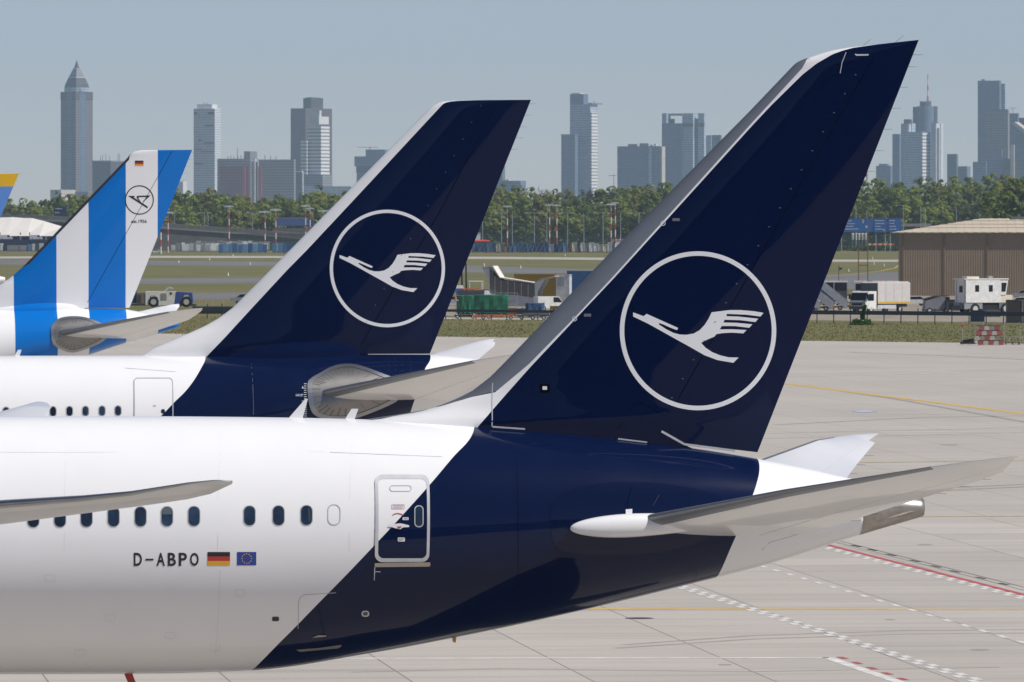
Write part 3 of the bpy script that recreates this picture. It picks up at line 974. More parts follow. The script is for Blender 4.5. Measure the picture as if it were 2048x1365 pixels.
# ================================================================== third airliner
Cn = Airliner(406.0, 'far airliner with vertical blue and white stripes and a flag on its fin', 63.6)
C_top = [(-900, 619), (-100, 619), (100, 618), (200, 617), (252, 619), (300, 629), (357, 646)]
C_bot = [(-900, 809), (-300, 809), (-120, 795), (175, 711), (252, 686), (314, 669), (357, 655)]
C_hw = [(-900, 2.82), (-160, 2.82), (60, 2.3), (175, 1.75), (252, 1.25), (314, 0.72), (357, 0.3)]
STB = (0.0, 0.158, 0.55, 1)
bu = [Cn.uw(px, 600)[0] for px in (-130, -52, 25.5, 102.5, 172.5, 248.5, 309.5)]
M_livC = striped('livery_stripes', 0, [(bu[0] - 60, WHITE), (bu[0], STB), (bu[1], WHITE), (bu[2], STB), (bu[3], WHITE), (bu[4], STB), (bu[5], WHITE), (bu[6], STB)])
Cn.hull(C_top, C_bot, C_hw, 357, M_livC)
C_le = [(-60, 630), (-25, 590), (0, 569.5), (8, 564.6), (25, 552.7), (50, 530), (255, 316), (259.5, 309.5), (264, 306), (270, 303), (279, 301.2), (290, 300.7), (384, 300.1)]
C_c1 = [(-60, 630), (-25, 590.2), (0, 569.7), (25, 552.9), (47, 533), (56, 531), (258, 320), (259.7, 309.6), (264.2, 306)]
C_h = [(160, 632), (174, 607), (308.5, 367), (344, 301)]
C_te = [(252, 632), (258.4, 617), (384.5, 300)]
Cn.fin_shape(C_le, C_te, C_h, [C_c1])
wb = Cn.top(Cn.uw(100, 618)[0]) - 0.3
M_dark_lead = mat('worn_leading_edge', (0.045, 0.055, 0.075, 1), 0.5, metal=0.3)
Cn.fin_strip('leading_edge', 0, M_dark_lead, wb, Cn.uw(261, 308)[1], n=8)
Cn.fin_strip('fin', 1, M_livC, wb, Cn.w_top, n=22)
Cn.fin_strip('rudder', 2, M_livC, Cn.uw(258, 616)[1], Cn.w_top, n=14)
fvC = Cn.fin_v
Cn.line('hinge_gap', [(175, 605), (308.5, 367), (343.5, 303)], 0.9, M_hinge, fvC, 0.004, ustep=0.6)
Cn.decal('emblem_ring', ring_quads(ellipse(278.8, 400.4, 28.9, 29.4, 64), ellipse(278.8, 400.4, 26.8, 27.3, 64)), M_black, fvC, 0.008, step=0.4, ustep=0.4)
z7 = lambda P: [(220 + x / 6.825, 280 + y / 6.825) for x, y in P]
Cn.decal('emblem_bird', [z7([(246, 766), (338, 766), (336, 780), (318, 784), (516, 912), (514, 938), (490, 924), (275, 785)])], M_black, fvC, 0.008, step=0.4)
Cn.decal('emblem_wing', [z7([(362, 774), (380, 765), (552, 759), (520, 792), (456, 846), (449, 840), (508, 781), (398, 782), (386, 796), (424, 852), (408, 842), (374, 806)])], M_black, fvC, 0.012, step=0.4)
Cn.decal('founding_text', text_polys('est.1956', 262.5, 439.5, 293.5, 446.5, 0.012), M_black, fvC, 0.008, step=0.4)
fl = Cn.decal('flag', [z7([(340, 285), (457, 285), (457, 310), (340, 310)])], M_black, fvC, 0.008)
Cn.decal('flag_band', [z7([(340, 310), (457, 310), (457, 335), (340, 335)])], M_red, fvC, 0.008, parent=fl)
Cn.decal('flag_band', [z7([(340, 335), (457, 335), (457, 359), (340, 359)])], M_gold, fvC, 0.008, parent=fl)
Cn.wicks([(Cn.uw(x, y)[0], 0, Cn.uw(x, y)[1]) for x, y in ((382, 305), (377, 319), (371, 333), (366, 347), (360, 361))], WICK_ME)
fin_blister(Cn, [(-40, 619), (10, 611), (60, 604), (100, 601.5), (140, 601.5), (158, 604), (175, 618)], 0.35, 0.75, M_livC)
seal_plate(Cn, [(101.5, 662), (105.5, 649), (118.6, 637), (142, 632.6), (169, 634.5), (196, 643.6), (222, 660), (210, 680), (184.6, 694), (147.6, 705.6), (124, 700), (106, 688)], 0.13, Cn.fus_v, 30)
tailplane(Cn, [((80, 676, 0.8), (275, 680, 0.3), 0.10), ((113, 666, 1.95), (285, 671, 1.2), 0.10), ((330, 625, 7.0), (378, 640, 6.8), 0.09), ((386, 617.5, 9.1), (401, 624, 9.2), 0.07), ((403, 616.5, 9.7), (407, 617.5, 9.6), 0.05)], 0.54)

# ================================================================== fourth airliner, only its fin tip shows
Dn = Airliner(652.0, 'farthest airliner, yellow topped pale blue fin at the left edge', 60.0)
D_top = [(-700, 541), (-200, 541), (-45, 543), (10, 555)]
D_bot = [(-700, 672), (-260, 668), (-45, 590), (10, 563)]
PB = (0.10, 0.25, 0.62, 1)
M_livD = striped('livery_pale_blue', 2, [(0.0, (0.75, 0.75, 0.76, 1)), (8.6, PB), (Dn.uw(0, 375)[1], (0.70, 0.42, 0.01, 1))])
Dn.hull(D_top, D_bot, [(-700, 2.4), (-250, 2.4), (-45, 1.1), (10, 0.3)], 10, M_livD)
Dn.fin_shape([(-230, 560), (-190, 535), (-170, 520), (-60, 365), (-48, 350), (-30, 348), (38, 347.3)], [(-50, 555), (38, 347)], [(-110, 553), (12, 348)], [])
Dn.fin_strip('fin', 0, M_livD, Dn.top(Dn.uw(-120, 540)[0]) - 0.3, Dn.w_top, n=20)
Dn.fin_strip('rudder', 1, M_livD, Dn.uw(-45, 540)[1], Dn.w_top, n=10)
Dn.wicks([(Dn.uw(x, y)[0], 0, Dn.uw(x, y)[1]) for x, y in ((35, 353), (31, 362), (26, 372))], WICK_ME)

# ================================================================== ground, apron, taxiways
def ground_mat(name, cols, scale, rough=0.95, stretch=(1, 1, 1), bump=0.3, fine=8.0):
    """three-colour mottled ground: broad patches, streaks and fine grain"""
    m, t, p = new_mat(name)
    geo = t.n('NewGeometry')
    mp = t.n('Mapping')
    mp.inputs['Scale'].default_value = stretch
    t.l(geo.outputs['Position'], mp.inputs[0])
    n1 = t.n('TexNoise', in_Scale=scale, in_Detail=6.0, in_Roughness=0.6)
    n2 = t.n('TexNoise', in_Scale=scale * fine, in_Detail=5.0, in_Roughness=0.7)
    for n in (n1, n2):
        t.l(mp.outputs[0], n.inputs['Vector'])
    def rng(o, a, b):
        mr = t.n('MapRange')
        mr.inputs[1].default_value, mr.inputs[2].default_value = a, b
        t.l(o, mr.inputs[0])
        return mr.outputs[0]
    c = t.mix(rng(n1.outputs[0], 0.35, 0.65), cols[0], cols[1])
    c = t.mix(rng(n2.outputs[0], 0.42, 0.72), c, cols[2])
    t.l(c, p.inputs['Base Color'])
    p.inputs['Roughness'].default_value = rough
    p.inputs['Specular IOR Level'].default_value = 0.25
    if bump:
        b = t.n('Bump', in_Strength=bump, in_Distance=0.1)
        t.l(n2.outputs[0], b.inputs['Height'])
        t.l(b.outputs[0], p.inputs['Normal'])
    return m
M_grass = ground_mat('grass', ((0.108, 0.112, 0.034, 1), (0.175, 0.142, 0.060, 1), (0.135, 0.140, 0.040, 1)), 0.035, stretch=(1, 0.35, 1), fine=14)
M_soil = ground_mat('yard_soil', ((0.30, 0.25, 0.19, 1), (0.23, 0.20, 0.16, 1), (0.34, 0.30, 0.25, 1)), 0.06, stretch=(1, 0.4, 1))
M_asph = ground_mat('taxiway_asphalt', ((0.155, 0.155, 0.150, 1), (0.185, 0.183, 0.175, 1), (0.14, 0.14, 0.138, 1)), 0.03, stretch=(0.6, 0.3, 1), bump=0.1)
M_pale = ground_mat('pale_concrete', ((0.42, 0.39, 0.33, 1), (0.36, 0.33, 0.28, 1), (0.45, 0.42, 0.37, 1)), 0.05, bump=0.1)

def apron_mat(name, joints):
    m, t, p = new_mat(name)
    geo = t.n('NewGeometry')
    mp = t.n('Mapping')
    mp.inputs['Rotation'].default_value = (0, 0, -PSI)
    t.l(geo.outputs['Position'], mp.inputs[0])
    def noise(sc_, det, st):
        m2 = t.n('Mapping')
        m2.inputs['Scale'].default_value = st
        t.l(mp.outputs[0], m2.inputs[0])
        n = t.n('TexNoise', in_Scale=sc_, in_Detail=det, in_Roughness=0.6)
        t.l(m2.outputs[0], n.inputs['Vector'])
        return n.outputs[0]
    def rng(o, a, b):
        mr = t.n('MapRange')
        mr.inputs[1].default_value, mr.inputs[2].default_value = a, b
        t.l(o, mr.inputs[0])
        return mr.outputs[0]
    c = t.mix(rng(noise(0.05, 5, (1, 0.5, 1)), 0.35, 0.65), (0.425, 0.390, 0.350, 1), (0.485, 0.448, 0.404, 1))
    # tyre and fuel streaks along the travel direction
    c = t.mix(t.math('MULTIPLY', rng(noise(0.5, 6, (0.09, 1.3, 1)), 0.50, 0.75), 0.55), c, (0.275, 0.25, 0.222, 1))
    c = t.mix(t.math('MULTIPLY', rng(noise(1.6, 5, (0.05, 0.8, 1)), 0.55, 0.8), 0.45), c, (0.46, 0.42, 0.37, 1))
    c = t.mix(t.math('MULTIPLY', rng(noise(7.0, 4, (1, 1, 1)), 0.45, 0.8), 0.35), c, (0.335, 0.305, 0.268, 1))
    if joints:
        br = t.n('TexBrick', offset=0.0, squash=1.0)
        br.inputs['Scale'].default_value = 1.0
        br.inputs['Brick Width'].default_value = 5.0
        br.inputs['Row Height'].default_value = 5.0
        br.inputs['Mortar Size'].default_value = 0.03
        br.inputs['Color1'].default_value = (0.0, 0, 0, 1)
        br.inputs['Color2'].default_value = (0.0, 0, 0, 1)
        br.inputs['Mortar'].default_value = (1, 1, 1, 1)
        t.l(mp.outputs[0], br.inputs['Vector'])
        c = t.mix(t.math('MULTIPLY', br.outputs['Color'], 0.5), c, (0.12, 0.11, 0.10, 1))
    else:
        oi = t.n('ObjectInfo')
        hsv = t.n('HueSaturation')
        t.l(t.math('ADD', t.math('MULTIPLY', oi.outputs['Random'], 0.13), 0.935), hsv.inputs['Value'])
        t.l(c, hsv.inputs['Color'])
        c = hsv.outputs[0]
    t.l(c, p.inputs['Base Color'])
    p.inputs['Roughness'].default_value = 0.85
    p.inputs['Specular IOR Level'].default_value = 0.3
    return m
M_apron = apron_mat('apron_concrete', True)
M_slab = apron_mat('apron_slab_concrete', False)
M_joint = mat('joint_sealant', (0.15, 0.14, 0.13, 1), 0.8)
M_slot = mat('drain_black', (0.05, 0.05, 0.05, 1), 0.8)

def sheet(name, pts, z, m, px=True, kind='structure', parent=None, **kw):
    vs = []
    for p in pts:
        q = gp(p[0], p[1]) if px else Vector((p[0], p[1], 0))
        vs.append((q.x, q.y, z))
    bm = bmesh.new()
    bm.faces.new([bm.verts.new(v) for v in vs])
    bmesh.ops.triangulate(bm, faces=bm.faces[:])
    for f in bm.faces:
        f.normal_update()
        if f.normal.z < 0:
            f.normal_flip()
    me = bpy.data.meshes.new(name)
    bm.to_mesh(me)
    bm.free()
    me.materials.append(m)
    return link_mesh(name, me, parent, kind=kind if parent is None else None, **kw)

sheet('ground', [(-5200, -700), (5200, -700), (5200, 13600), (-5200, 13600)], -0.03, M_grass, px=False)
e_ = [gp(x, y) for x, y in ((2400, 691), (2048, 687.5), (1600, 682), (960, 674.5), (370, 668), (-300, 661))]
apron = sheet('apron', [(-160, -200), (220, -200), (220, 690)] + [(p.x, p.y) for p in e_] + [(-160, 815)], -0.006, M_apron, px=False)
sheet('taxiway', [(-300, 517), (300, 521.5), (560, 524), (940, 531.5), (1250, 541), (1600, 551), (1690, 549), (1760, 545), (2400, 540), (2400, 590), (1800, 577), (1600, 580), (1250, 560), (1060, 548), (940, 545), (560, 533), (300, 531), (-300, 528)], -0.015, M_asph)
sheet('taxiway', [(-300, 562), (300, 557), (560, 555), (760, 553), (760, 564), (560, 566), (300, 568.5), (-300, 573)], -0.014, M_asph)
sheet('service_road', [(-300, 588), (400, 586), (520, 584), (760, 581), (760, 595), (520, 598), (400, 600), (-300, 604)], -0.014, M_asph)
sheet('perimeter_road', [(-300, 514.5), (300, 512), (640, 512.5), (1000, 514), (1300, 516.5), (1640, 519.5), (2400, 521), (2400, 525), (1640, 524), (1300, 521), (1000, 518.5), (640, 516.5), (300, 516), (-300, 519)], -0.013, M_pale)
sheet('equipment_yard', [(840, 601), (1230, 599), (1650, 592), (2400, 588), (2400, 650), (1650, 641), (1230, 635), (840, 632)], -0.012, M_soil)
sheet('yard_track', [(840, 634.5), (1230, 638.5), (1230, 642), (840, 638)], -0.009, M_pale)

# concrete slabs of the near apron, one object each
j0 = gp(737, 1307)
la, ll = Vector((CP, SP, 0)), Vector((SP, -CP, 0))
ju = j0.dot(la) % 5.0
SL = []
for i in range(-12, 20):
    for j in range(-70, -20):
        cu_, cl_ = ju + 5 * i + 2.5, 5 * j + 2.5
        p = la * cu_ + ll * cl_
        if 176 < p.y < 305 and abs(p.x) < 0.0722 * p.y + 4.0:
            SL.append((p.y, p))
SL = sorted(SL, key=lambda q: q[0])[:295]
smb = MB().bb(-2.483, 2.483, -2.483, 2.483, -0.002, 0.0)
for k, (_, p) in enumerate(SL):
    if k == 0:
        s0 = smb.build('slab', M_slab, apron)
    else:
        s0 = link_mesh('slab', s0.data, apron)
    s0.location = p
    s0.rotation_euler = (0, 0, PSI)
ymax = max(q[0] for q in SL)
sheet('joint_filler', [(-0.0722 * 172 - 6, 172), (0.0722 * 172 + 6, 172), (0.0722 * (ymax - 4) + 3.0, ymax - 4), (-0.0722 * (ymax - 4) - 3.0, ymax - 4)], -0.0035, M_joint, px=False, parent=apron)

# ------------------------------------------------------------------ painted markings
def pm(name, col, var=0.25):
    return mat(name, col, 0.7, var=var, scale=1.3, detail=7.0)
P_yel = pm('marking_yellow', (0.62, 0.42, 0.09, 1))
P_yel2 = pm('marking_yellow_faded', (0.50, 0.42, 0.25, 1))
P_whi = pm('marking_white', (0.70, 0.68, 0.65, 1), 0.35)
P_whi2 = pm('marking_white_faded', (0.52, 0.50, 0.47, 1))
P_red = pm('marking_red', (0.46, 0.10, 0.095, 1), 0.4)
P_blu = pm('marking_blue', (0.30, 0.36, 0.50, 1))
P_dark = pm('oil_stain', (0.06, 0.055, 0.05, 1))
def gline(name, pts, w, m, z=0.004):
    P = [gp(*p) for p in pts]
    mb = MB()
    for a, b in zip(P, P[1:]):
        d = (b - a).normalized()
        n = Vector((-d.y, d.x, 0)) * (w / 2)
        mb.add([(a.x + n.x, a.y + n.y, z), (a.x - n.x, a.y - n.y, z), (b.x - n.x, b.y - n.y, z), (b.x + n.x, b.y + n.y, z)], [(0, 1, 2, 3)])
    return mb.build(name, m, apron)
gline('yellow_line', [(-200, 1216), (1190, 1218), (2250, 1220)], 0.62, P_yel)
gline('yellow_line', [(1500, 1036), (2250, 1031)], 0.7, P_yel2)
gline('yellow_line', [(1400, 930), (2250, 918)], 0.9, P_yel2)
gline('yellow_line', [(1300, 733), (1575, 768), (2048, 828), (2300, 860)], 0.75, P_yel)
gline('white_line', [(300, 1317.5), (1657, 1316)], 0.38, P_whi)
gline('white_line', [(1655, 1315.5), (1799, 1365), (1900, 1400)], 0.34, P_whi)
gline('white_line', [(1300, 873), (1530, 867), (2250, 851)], 0.5, P_whi2)
gline('white_line', [(1300, 884), (1530, 877), (2250, 861)], 0.5, P_whi2)
gline('white_line', [(1300, 756), (1573, 749), (2250, 735.5)], 0.7, P_whi2)
gline('white_line', [(1300, 761), (1573, 754), (2250, 739.5)], 0.7, P_whi2)
gline('white_line', [(-100, 672), (370, 676.5), (960, 683)], 0.9, P_whi2)
gline('white_line', [(200, 690), (420, 690)], 0.9, P_whi2)
for k in range(9):
    a, b = (1600 + k * 52, 691.2 + k * 0.85), (1626 + k * 52, 691.6 + k * 0.85)
    gline('white_dash', [a, b], 0.9, P_whi2)
def dashes(name, p, q, off, w, L, period, m, start=0.0, z=0.006):
    a, b = gp(*p), gp(*q)
    d = (b - a)
    n = int(d.length / period) + 3
    d.normalize()
    s = Vector((-d.y, d.x, 0))
    s = s if s.x > 0 else -s
    o0 = None
    for k in range(n):
        c = a + d * (start + k * period) + s * off
        if o0 is None:
            o0 = MB().add([(-L / 2, -w / 2, 0), (L / 2, -w / 2, 0), (L / 2, w / 2, 0), (-L / 2, w / 2, 0)], [(0, 1, 2, 3)]).build(name, m, apron)
            o = o0
        else:
            o = link_mesh(name, o0.data, apron)
        o.location = (c.x, c.y, z)
        o.rotation_euler = (0, 0, math.atan2(d.y, d.x))
for p, q in (((1352, 1171), (1933, 1356)), ((1625, 1089), (2048, 1197))):
    dashes('zigzag_dash', p, q, -0.10, 0.26, 1.1, 2.0, P_whi)
    dashes('zigzag_dash', p, q, 0.17, 0.26, 1.1, 2.0, P_whi, start=1.0)
dashes('centre_dash', (1500, 1126), (2042, 1284.5), 0.0, 0.22, 1.35, 2.95, P_whi)
gline('red_line', [(1640, 1086.5), (2048, 1190.2), (2200, 1229)], 0.30, P_red)
dashes('red_dash', (1669, 1316.5), (1800, 1363), 0.24, 0.20, 1.0, 2.4, P_red)
gline('drain_slot', [(1670, 1080), (2048, 1175), (2200, 1214)], 0.06, M_slot)
gline('drain_slot', [(1650, 1079), (2048, 1181), (2200, 1222)], 0.04, M_slot)
for x, y in ((1712, 1092), (1745, 1100), (1782, 1110), (1830, 1122), (1872, 1133), (1910, 1143), (1962, 1156), (2008, 1168)):
    gline('drain_grate', [(x - 9, y - 1.5), (x + 9, y + 2.5)], 0.16, M_slot, 0.006)
P_tyre = pm('tyre_mark', (0.335, 0.305, 0.272, 1), 0.2)
for pts_, w_ in (([(1250, 1290), (1500, 1272), (1800, 1262), (2250, 1258)], 0.35), ([(1230, 1297), (1500, 1279), (1800, 1269), (2250, 1265)], 0.35), ([(1560, 1010), (1800, 985), (2250, 965)], 0.6), ([(1560, 1004), (1800, 980), (2250, 960)], 0.6),
                 ([(1600, 770), (1800, 800), (2250, 880)], 0.5), ([(1700, 705), (1900, 712), (2250, 730)], 0.9), ([(1550, 850), (1850, 835), (2250, 829)], 0.5), ([(700, 1345), (1000, 1338), (1500, 1344), (2000, 1335)], 0.3)):
    gline('tyre_mark', pts_, w_, P_tyre, 0.0015)
for x_, y_, a_, b_ in ((1850, 1090, 16, 1.2), (1960, 1300, 20, 1.8), (1450, 1330, 14, 1.4), (1900, 890, 18, 0.9), (1640, 930, 12, 0.8), (1780, 1240, 10, 1.0)):
    sheet('oil_stain', ellipse(x_, y_, a_, b_, 20), 0.003, P_tyre, parent=apron)
sheet('oil_stain', ellipse(1279, 1237, 29, 1.7, 24), 0.005, P_dark, parent=apron)
bo = ellipse(1728.5, 823, 25, 2.9, 24)
bi = ellipse(1728.5, 823, 19, 1.9, 24)
sheet('blue_marking', bo, 0.004, P_blu, parent=apron)
sheet('blue_marking_centre', bi, 0.008, P_whi2, parent=apron)
gline('taxi_line', [(1500, 561), (1640, 553), (1700, 549.5), (1760, 543), (1790, 536), (1800, 530)], 0.5, P_yel, -0.008)
gline('taxi_edge', [(1600, 561.5), (1900, 555)], 0.4, P_whi2, -0.008)

# the terminal the camera stands on: dark glass front, reflected in the glossy tails
M_tglass = mat('terminal_glass', (0.015, 0.018, 0.022, 1), 0.12, var=0.3, scale=0.4)
M_tframe = mat('terminal_cladding', (0.09, 0.09, 0.095, 1), 0.5)
tr = empty('terminal_building', (0, -12, 0), 0, 'dark glass terminal building behind the camera', 'building')
MB().bb(-190, 190, -30, 0, 0, 11.2).build('wall', M_tglass, tr)
MB().bb(-192, 192, -31, 1.0, 11.2, 11.6).build('roof', M_tframe, tr)
MB().bb(-190, 190, -30, -8, 11.6, 33).build('upper_storey', M_tglass, tr)  # unseen; raised so the upper fins reflect dark glass instead of sky
for k in range(-19, 20, 2):
    MB().bb(k * 10 - 0.2, k * 10 + 0.2, 0.0, 0.4, 0, 11.2).build('mullion', M_tframe, tr)

# ------------------------------------------------------------------ haze
hz = MB().bb(-5300, 5300, -800, 13700, -1.5, 330).build('haze', M_white, kind='stuff')
mh = bpy.data.materials.new('haze_air')
mh.use_nodes = True
nt = mh.node_tree
for n in list(nt.nodes):
    nt.nodes.remove(n)
pv = nt.nodes.new('ShaderNodeVolumePrincipled')
pv.inputs['Color'].default_value = (0.64, 0.84, 1.0, 1)
pv.inputs['Density'].default_value = 0.000046
pv.inputs['Anisotropy'].default_value = 0.0
om = nt.nodes.new('ShaderNodeOutputMaterial')
nt.links.new(pv.outputs[0], om.inputs['Volume'])
mh.cycles.homogeneous_volume = True
hz.data.materials.clear()
hz.data.materials.append(mh)

# ================================================================== skyline, about eleven kilometres off
def facade(name, wall, glass, fh=3.7, bw=3.2, gv=0.55, gh=0.7, rough=0.35, metal=0.0):
    """storeys and window bays drawn by the material: far too small to tell apart singly"""
    m, t, p = new_mat(name)
    tc = t.n('TexCoord')
    sp = t.n('SeparateXYZ')
    t.l(tc.outputs['Object'], sp.inputs[0])
    hx = t.math('ADD', sp.outputs[0], sp.outputs[1])
    fz = t.math('FRACT', t.math('DIVIDE', t.math('ADD', sp.outputs[2], 1000.0), fh))
    fx = t.math('FRACT', t.math('DIVIDE', t.math('ADD', hx, 1000.0), bw))
    win = t.math('MULTIPLY', t.math('LESS_THAN', fz, gv), t.math('LESS_THAN', fx, gh))
    # some bays have blinds down or lights differ
    wn_ = t.n('TexWhiteNoise', noise_dimensions='2D')
    cb = t.n('CombineXYZ')
    t.l(t.math('FLOOR', t.math('DIVIDE', t.math('ADD', hx, 1000.0), bw * 2)), cb.inputs[0])
    t.l(t.math('FLOOR', t.math('DIVIDE', t.math('ADD', sp.outputs[2], 1000.0), fh)), cb.inputs[1])
    t.l(cb.outputs[0], wn_.inputs['Vector'])
    g = t.mix(t.math('MULTIPLY', wn_.outputs['Value'], 0.7), glass, tuple(c * 0.45 for c in glass[:3]) + (1,))
    nz = t.n('TexNoise', in_Scale=0.05, in_Detail=5.0)
    t.l(tc.outputs['Object'], nz.inputs['Vector'])
    w = t.mix(nz.outputs[0], tuple(c * 0.85 for c in wall[:3]) + (1,), tuple(min(1, c * 1.12) for c in wall[:3]) + (1,))
    t.l(t.mix(win, w, g), p.inputs['Base Color'])
    t.l(t.math('ADD', t.math('MULTIPLY', win, -0.25), rough + 0.3), p.inputs['Roughness'])
    p.inputs['Metallic'].default_value = metal
    return m
FA_granite = facade('facade_granite', (0.23, 0.20, 0.20, 1), (0.08, 0.095, 0.125, 1), 3.8, 2.6, 0.6, 0.6)
FA_dark = facade('facade_dark', (0.10, 0.105, 0.11, 1), (0.04, 0.05, 0.055, 1), 3.7, 3.0, 0.6, 0.75)
FA_white = facade('facade_white_grid', (0.74, 0.76, 0.79, 1), (0.34, 0.40, 0.48, 1), 3.6, 2.2, 0.55, 0.65)
FA_blue = facade('facade_blue_glass', (0.23, 0.31, 0.42, 1), (0.11, 0.17, 0.26, 1), 3.7, 1.6, 0.8, 0.9)
FA_pale = facade('facade_pale_glass', (0.52, 0.60, 0.68, 1), (0.32, 0.42, 0.52, 1), 3.7, 1.8, 0.6, 0.85)
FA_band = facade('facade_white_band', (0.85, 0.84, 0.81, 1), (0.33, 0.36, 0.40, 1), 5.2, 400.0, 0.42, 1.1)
FA_grey = facade('facade_grey', (0.30, 0.30, 0.31, 1), (0.12, 0.13, 0.15, 1), 3.8, 2.4, 0.5, 0.7)
FA_red = facade('facade_red', (0.26, 0.045, 0.05, 1), (0.10, 0.03, 0.035, 1), 3.8, 2.4, 0.5, 0.7)
FA_brown = facade('facade_brown', (0.15, 0.125, 0.12, 1), (0.05, 0.05, 0.06, 1), 3.6, 2.0, 0.6, 0.6)
FA_teal = facade('facade_teal', (0.14, 0.21, 0.22, 1), (0.08, 0.13, 0.14, 1), 3.7, 1.8, 0.7, 0.85)
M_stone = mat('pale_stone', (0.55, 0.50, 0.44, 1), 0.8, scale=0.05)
M_crown = mat('roof_plant_grey', (0.22, 0.23, 0.24, 1), 0.7, scale=0.1)
M_crown_w = mat('roof_crown_white', (0.70, 0.70, 0.70, 1), 0.6, scale=0.1)
M_redp = mat('facade_red_panel', (0.50, 0.05, 0.06, 1), 0.6, scale=0.1)
M_mast_w = mat('mast_white', (0.75, 0.74, 0.72, 1), 0.6)
M_mast_r = mat('mast_red', (0.50, 0.06, 0.05, 1), 0.6)

class Tower:
    """corner of the main block at photo column xs, depth Y; local x along the left face, y along the right one"""
    def __init__(s, name, xs, Y, th, label):
        s.Y, s.th = Y, R(th)
        s.P = at(xs, YH, Y)
        s.P.z = 0
        s.root = empty(name, s.P, -s.th, label, 'building')
    def blk(s, part, x0, xs, x1, yt, m, yb=None, dy=0.0, depth_=None, parent=None):
        Yc = s.Y + dy
        a = (xs - x0) * Yc / F / math.cos(s.th)
        b = (x1 - xs) * Yc / F / math.sin(s.th) if x1 > xs else (depth_ or max(18.0, a * 0.7))
        q = at(xs, YH, Yc) - s.P
        q.z = 0
        q.rotate(Matrix.Rotation(s.th, 3, 'Z'))
        zt = H + (YH - yt) * Yc / F
        zb = 0.0 if yb is None else H + (YH - yb) * Yc / F
        return MB().bb(q.x - a, q.x, q.y, q.y + b, zb, zt).build(part, m, parent or s.root)
    def rod(s, part, x, y0, y1, r, m, dy=6.0):
        q = at(x, YH, s.Y + dy) - s.P
        q.z = 0
        q.rotate(Matrix.Rotation(s.th, 3, 'Z'))
        z = lambda y: H + (YH - y) * (s.Y + dy) / F
        return MB().cyl((q.x, q.y, z(y0)), (q.x, q.y, z(y1)), r, n=6).build(part, m, s.root)

# pencil-shaped tower with a stepped pyramid
Ym = 10900.0
T = empty('pencil_tower', (at(153.5, YH, Ym).x, Ym, 0), 0, 'tall granite tower with pyramid top at the left of the skyline', 'building')
def zz(y, Y=Ym):
    return H + (YH - y) * Y / F
def sq(r, n=4, a0=0.0):
    return [(r * math.cos(2 * math.pi * k / n + a0), r * math.sin(2 * math.pi * k / n + a0)) for k in range(n)]
pxm = Ym / F
MB().prism(sq(32 * pxm), 0, zz(200), 'z').build('shaft', FA_granite, T)
MB().prism(sq(32.6 * pxm), zz(200), zz(184.5), 'z').build('cornice', FA_brown, T)
for sx in (-1, 1):
    MB().box((sx * 13.2 * pxm, -18.8 * pxm, zz(330)), (14 * pxm, 0.8, 300 * pxm), rz=sx * R(45)).build('bay_strip', FA_blue, T)
MB().prism(sq(24.8 * pxm, 16), zz(184.5), zz(176), 'z').build('drum', FA_pale, T)
pr = [(176, 24.8), (170, 23.5), (164, 20.5), (156, 16.8)]
MB().loft([[(x, y, zz(yy)) for x, y in sq(r * pxm)] for yy, r in pr]).build('crown_tier', FA_dark, T)
MB().prism(sq(16.2 * pxm), zz(156), zz(154.5), 'z').build('light_band', M_crown_w, T)
MB().loft([[(x, y, zz(yy)) for x, y in sq(r * pxm)] for yy, r in [(154.5, 15.6), (137, 6.6)]]).build('pyramid', FA_grey, T)
MB().loft([[(x, y, zz(yy)) for x, y in sq(r * pxm)] for yy, r in [(136.5, 5.4), (121, 0.25)]]).build('spire', FA_dark, T)

t = Tower('office_block', 221, 10700, 20, 'dark grey office block beside the pencil tower')
t.blk('wall', 184, 221, 243, 324, FA_dark)
t.blk('parapet', 182.5, 221.5, 244, 321.5, M_crown, yb=324)
for x in (201, 205, 212, 219, 236, 239):
    t.rod('roof_aerial', x, 323, 312 - (x % 3) * 2, 0.5, M_crown)
t = Tower('low_hall', 147, 10300, 20, 'low beige stone hall below the pencil tower')
t.blk('wall', 100, 122, 147, 380, M_stone)
t.blk('annex', 150, 176, 184, 384, FA_granite, dy=40)

t = Tower('white_tower', 429.5, 10600, 22, 'white gridded tower left of the red office block')
t.blk('wall', 386.5, 429.5, 440.5, 217.5, FA_white)
t.blk('penthouse', 393.5, 424, 434, 209, M_crown_w, yb=217.5, dy=8)
t.blk('recess', 387.5, 394, 394, 224, FA_dark, yb=229, dy=-1.5, depth_=1.2)
t.blk('recess', 416, 428, 428, 224, FA_dark, yb=229, dy=-1.5, depth_=1.2)
for y, x0, x1 in ((250, 409, 428), (279, 396, 404), (285, 408, 428), (297, 388, 405), (302, 401, 428), (326, 388, 408)):
    t.blk('recess', x0, x1, x1, y, FA_grey, yb=y + 3.5, dy=-1.5, depth_=1.2)
t.rod('roof_aerial', 408, 210, 205, 0.6, M_crown)
t.rod('roof_aerial', 414, 210, 205.5, 0.6, M_crown)
t = Tower('white_hall', 371, 10300, 20, 'small white flat roofed hall behind the striped fin')
t.blk('wall', 348, 366, 373, 363.5, M_crown_w)

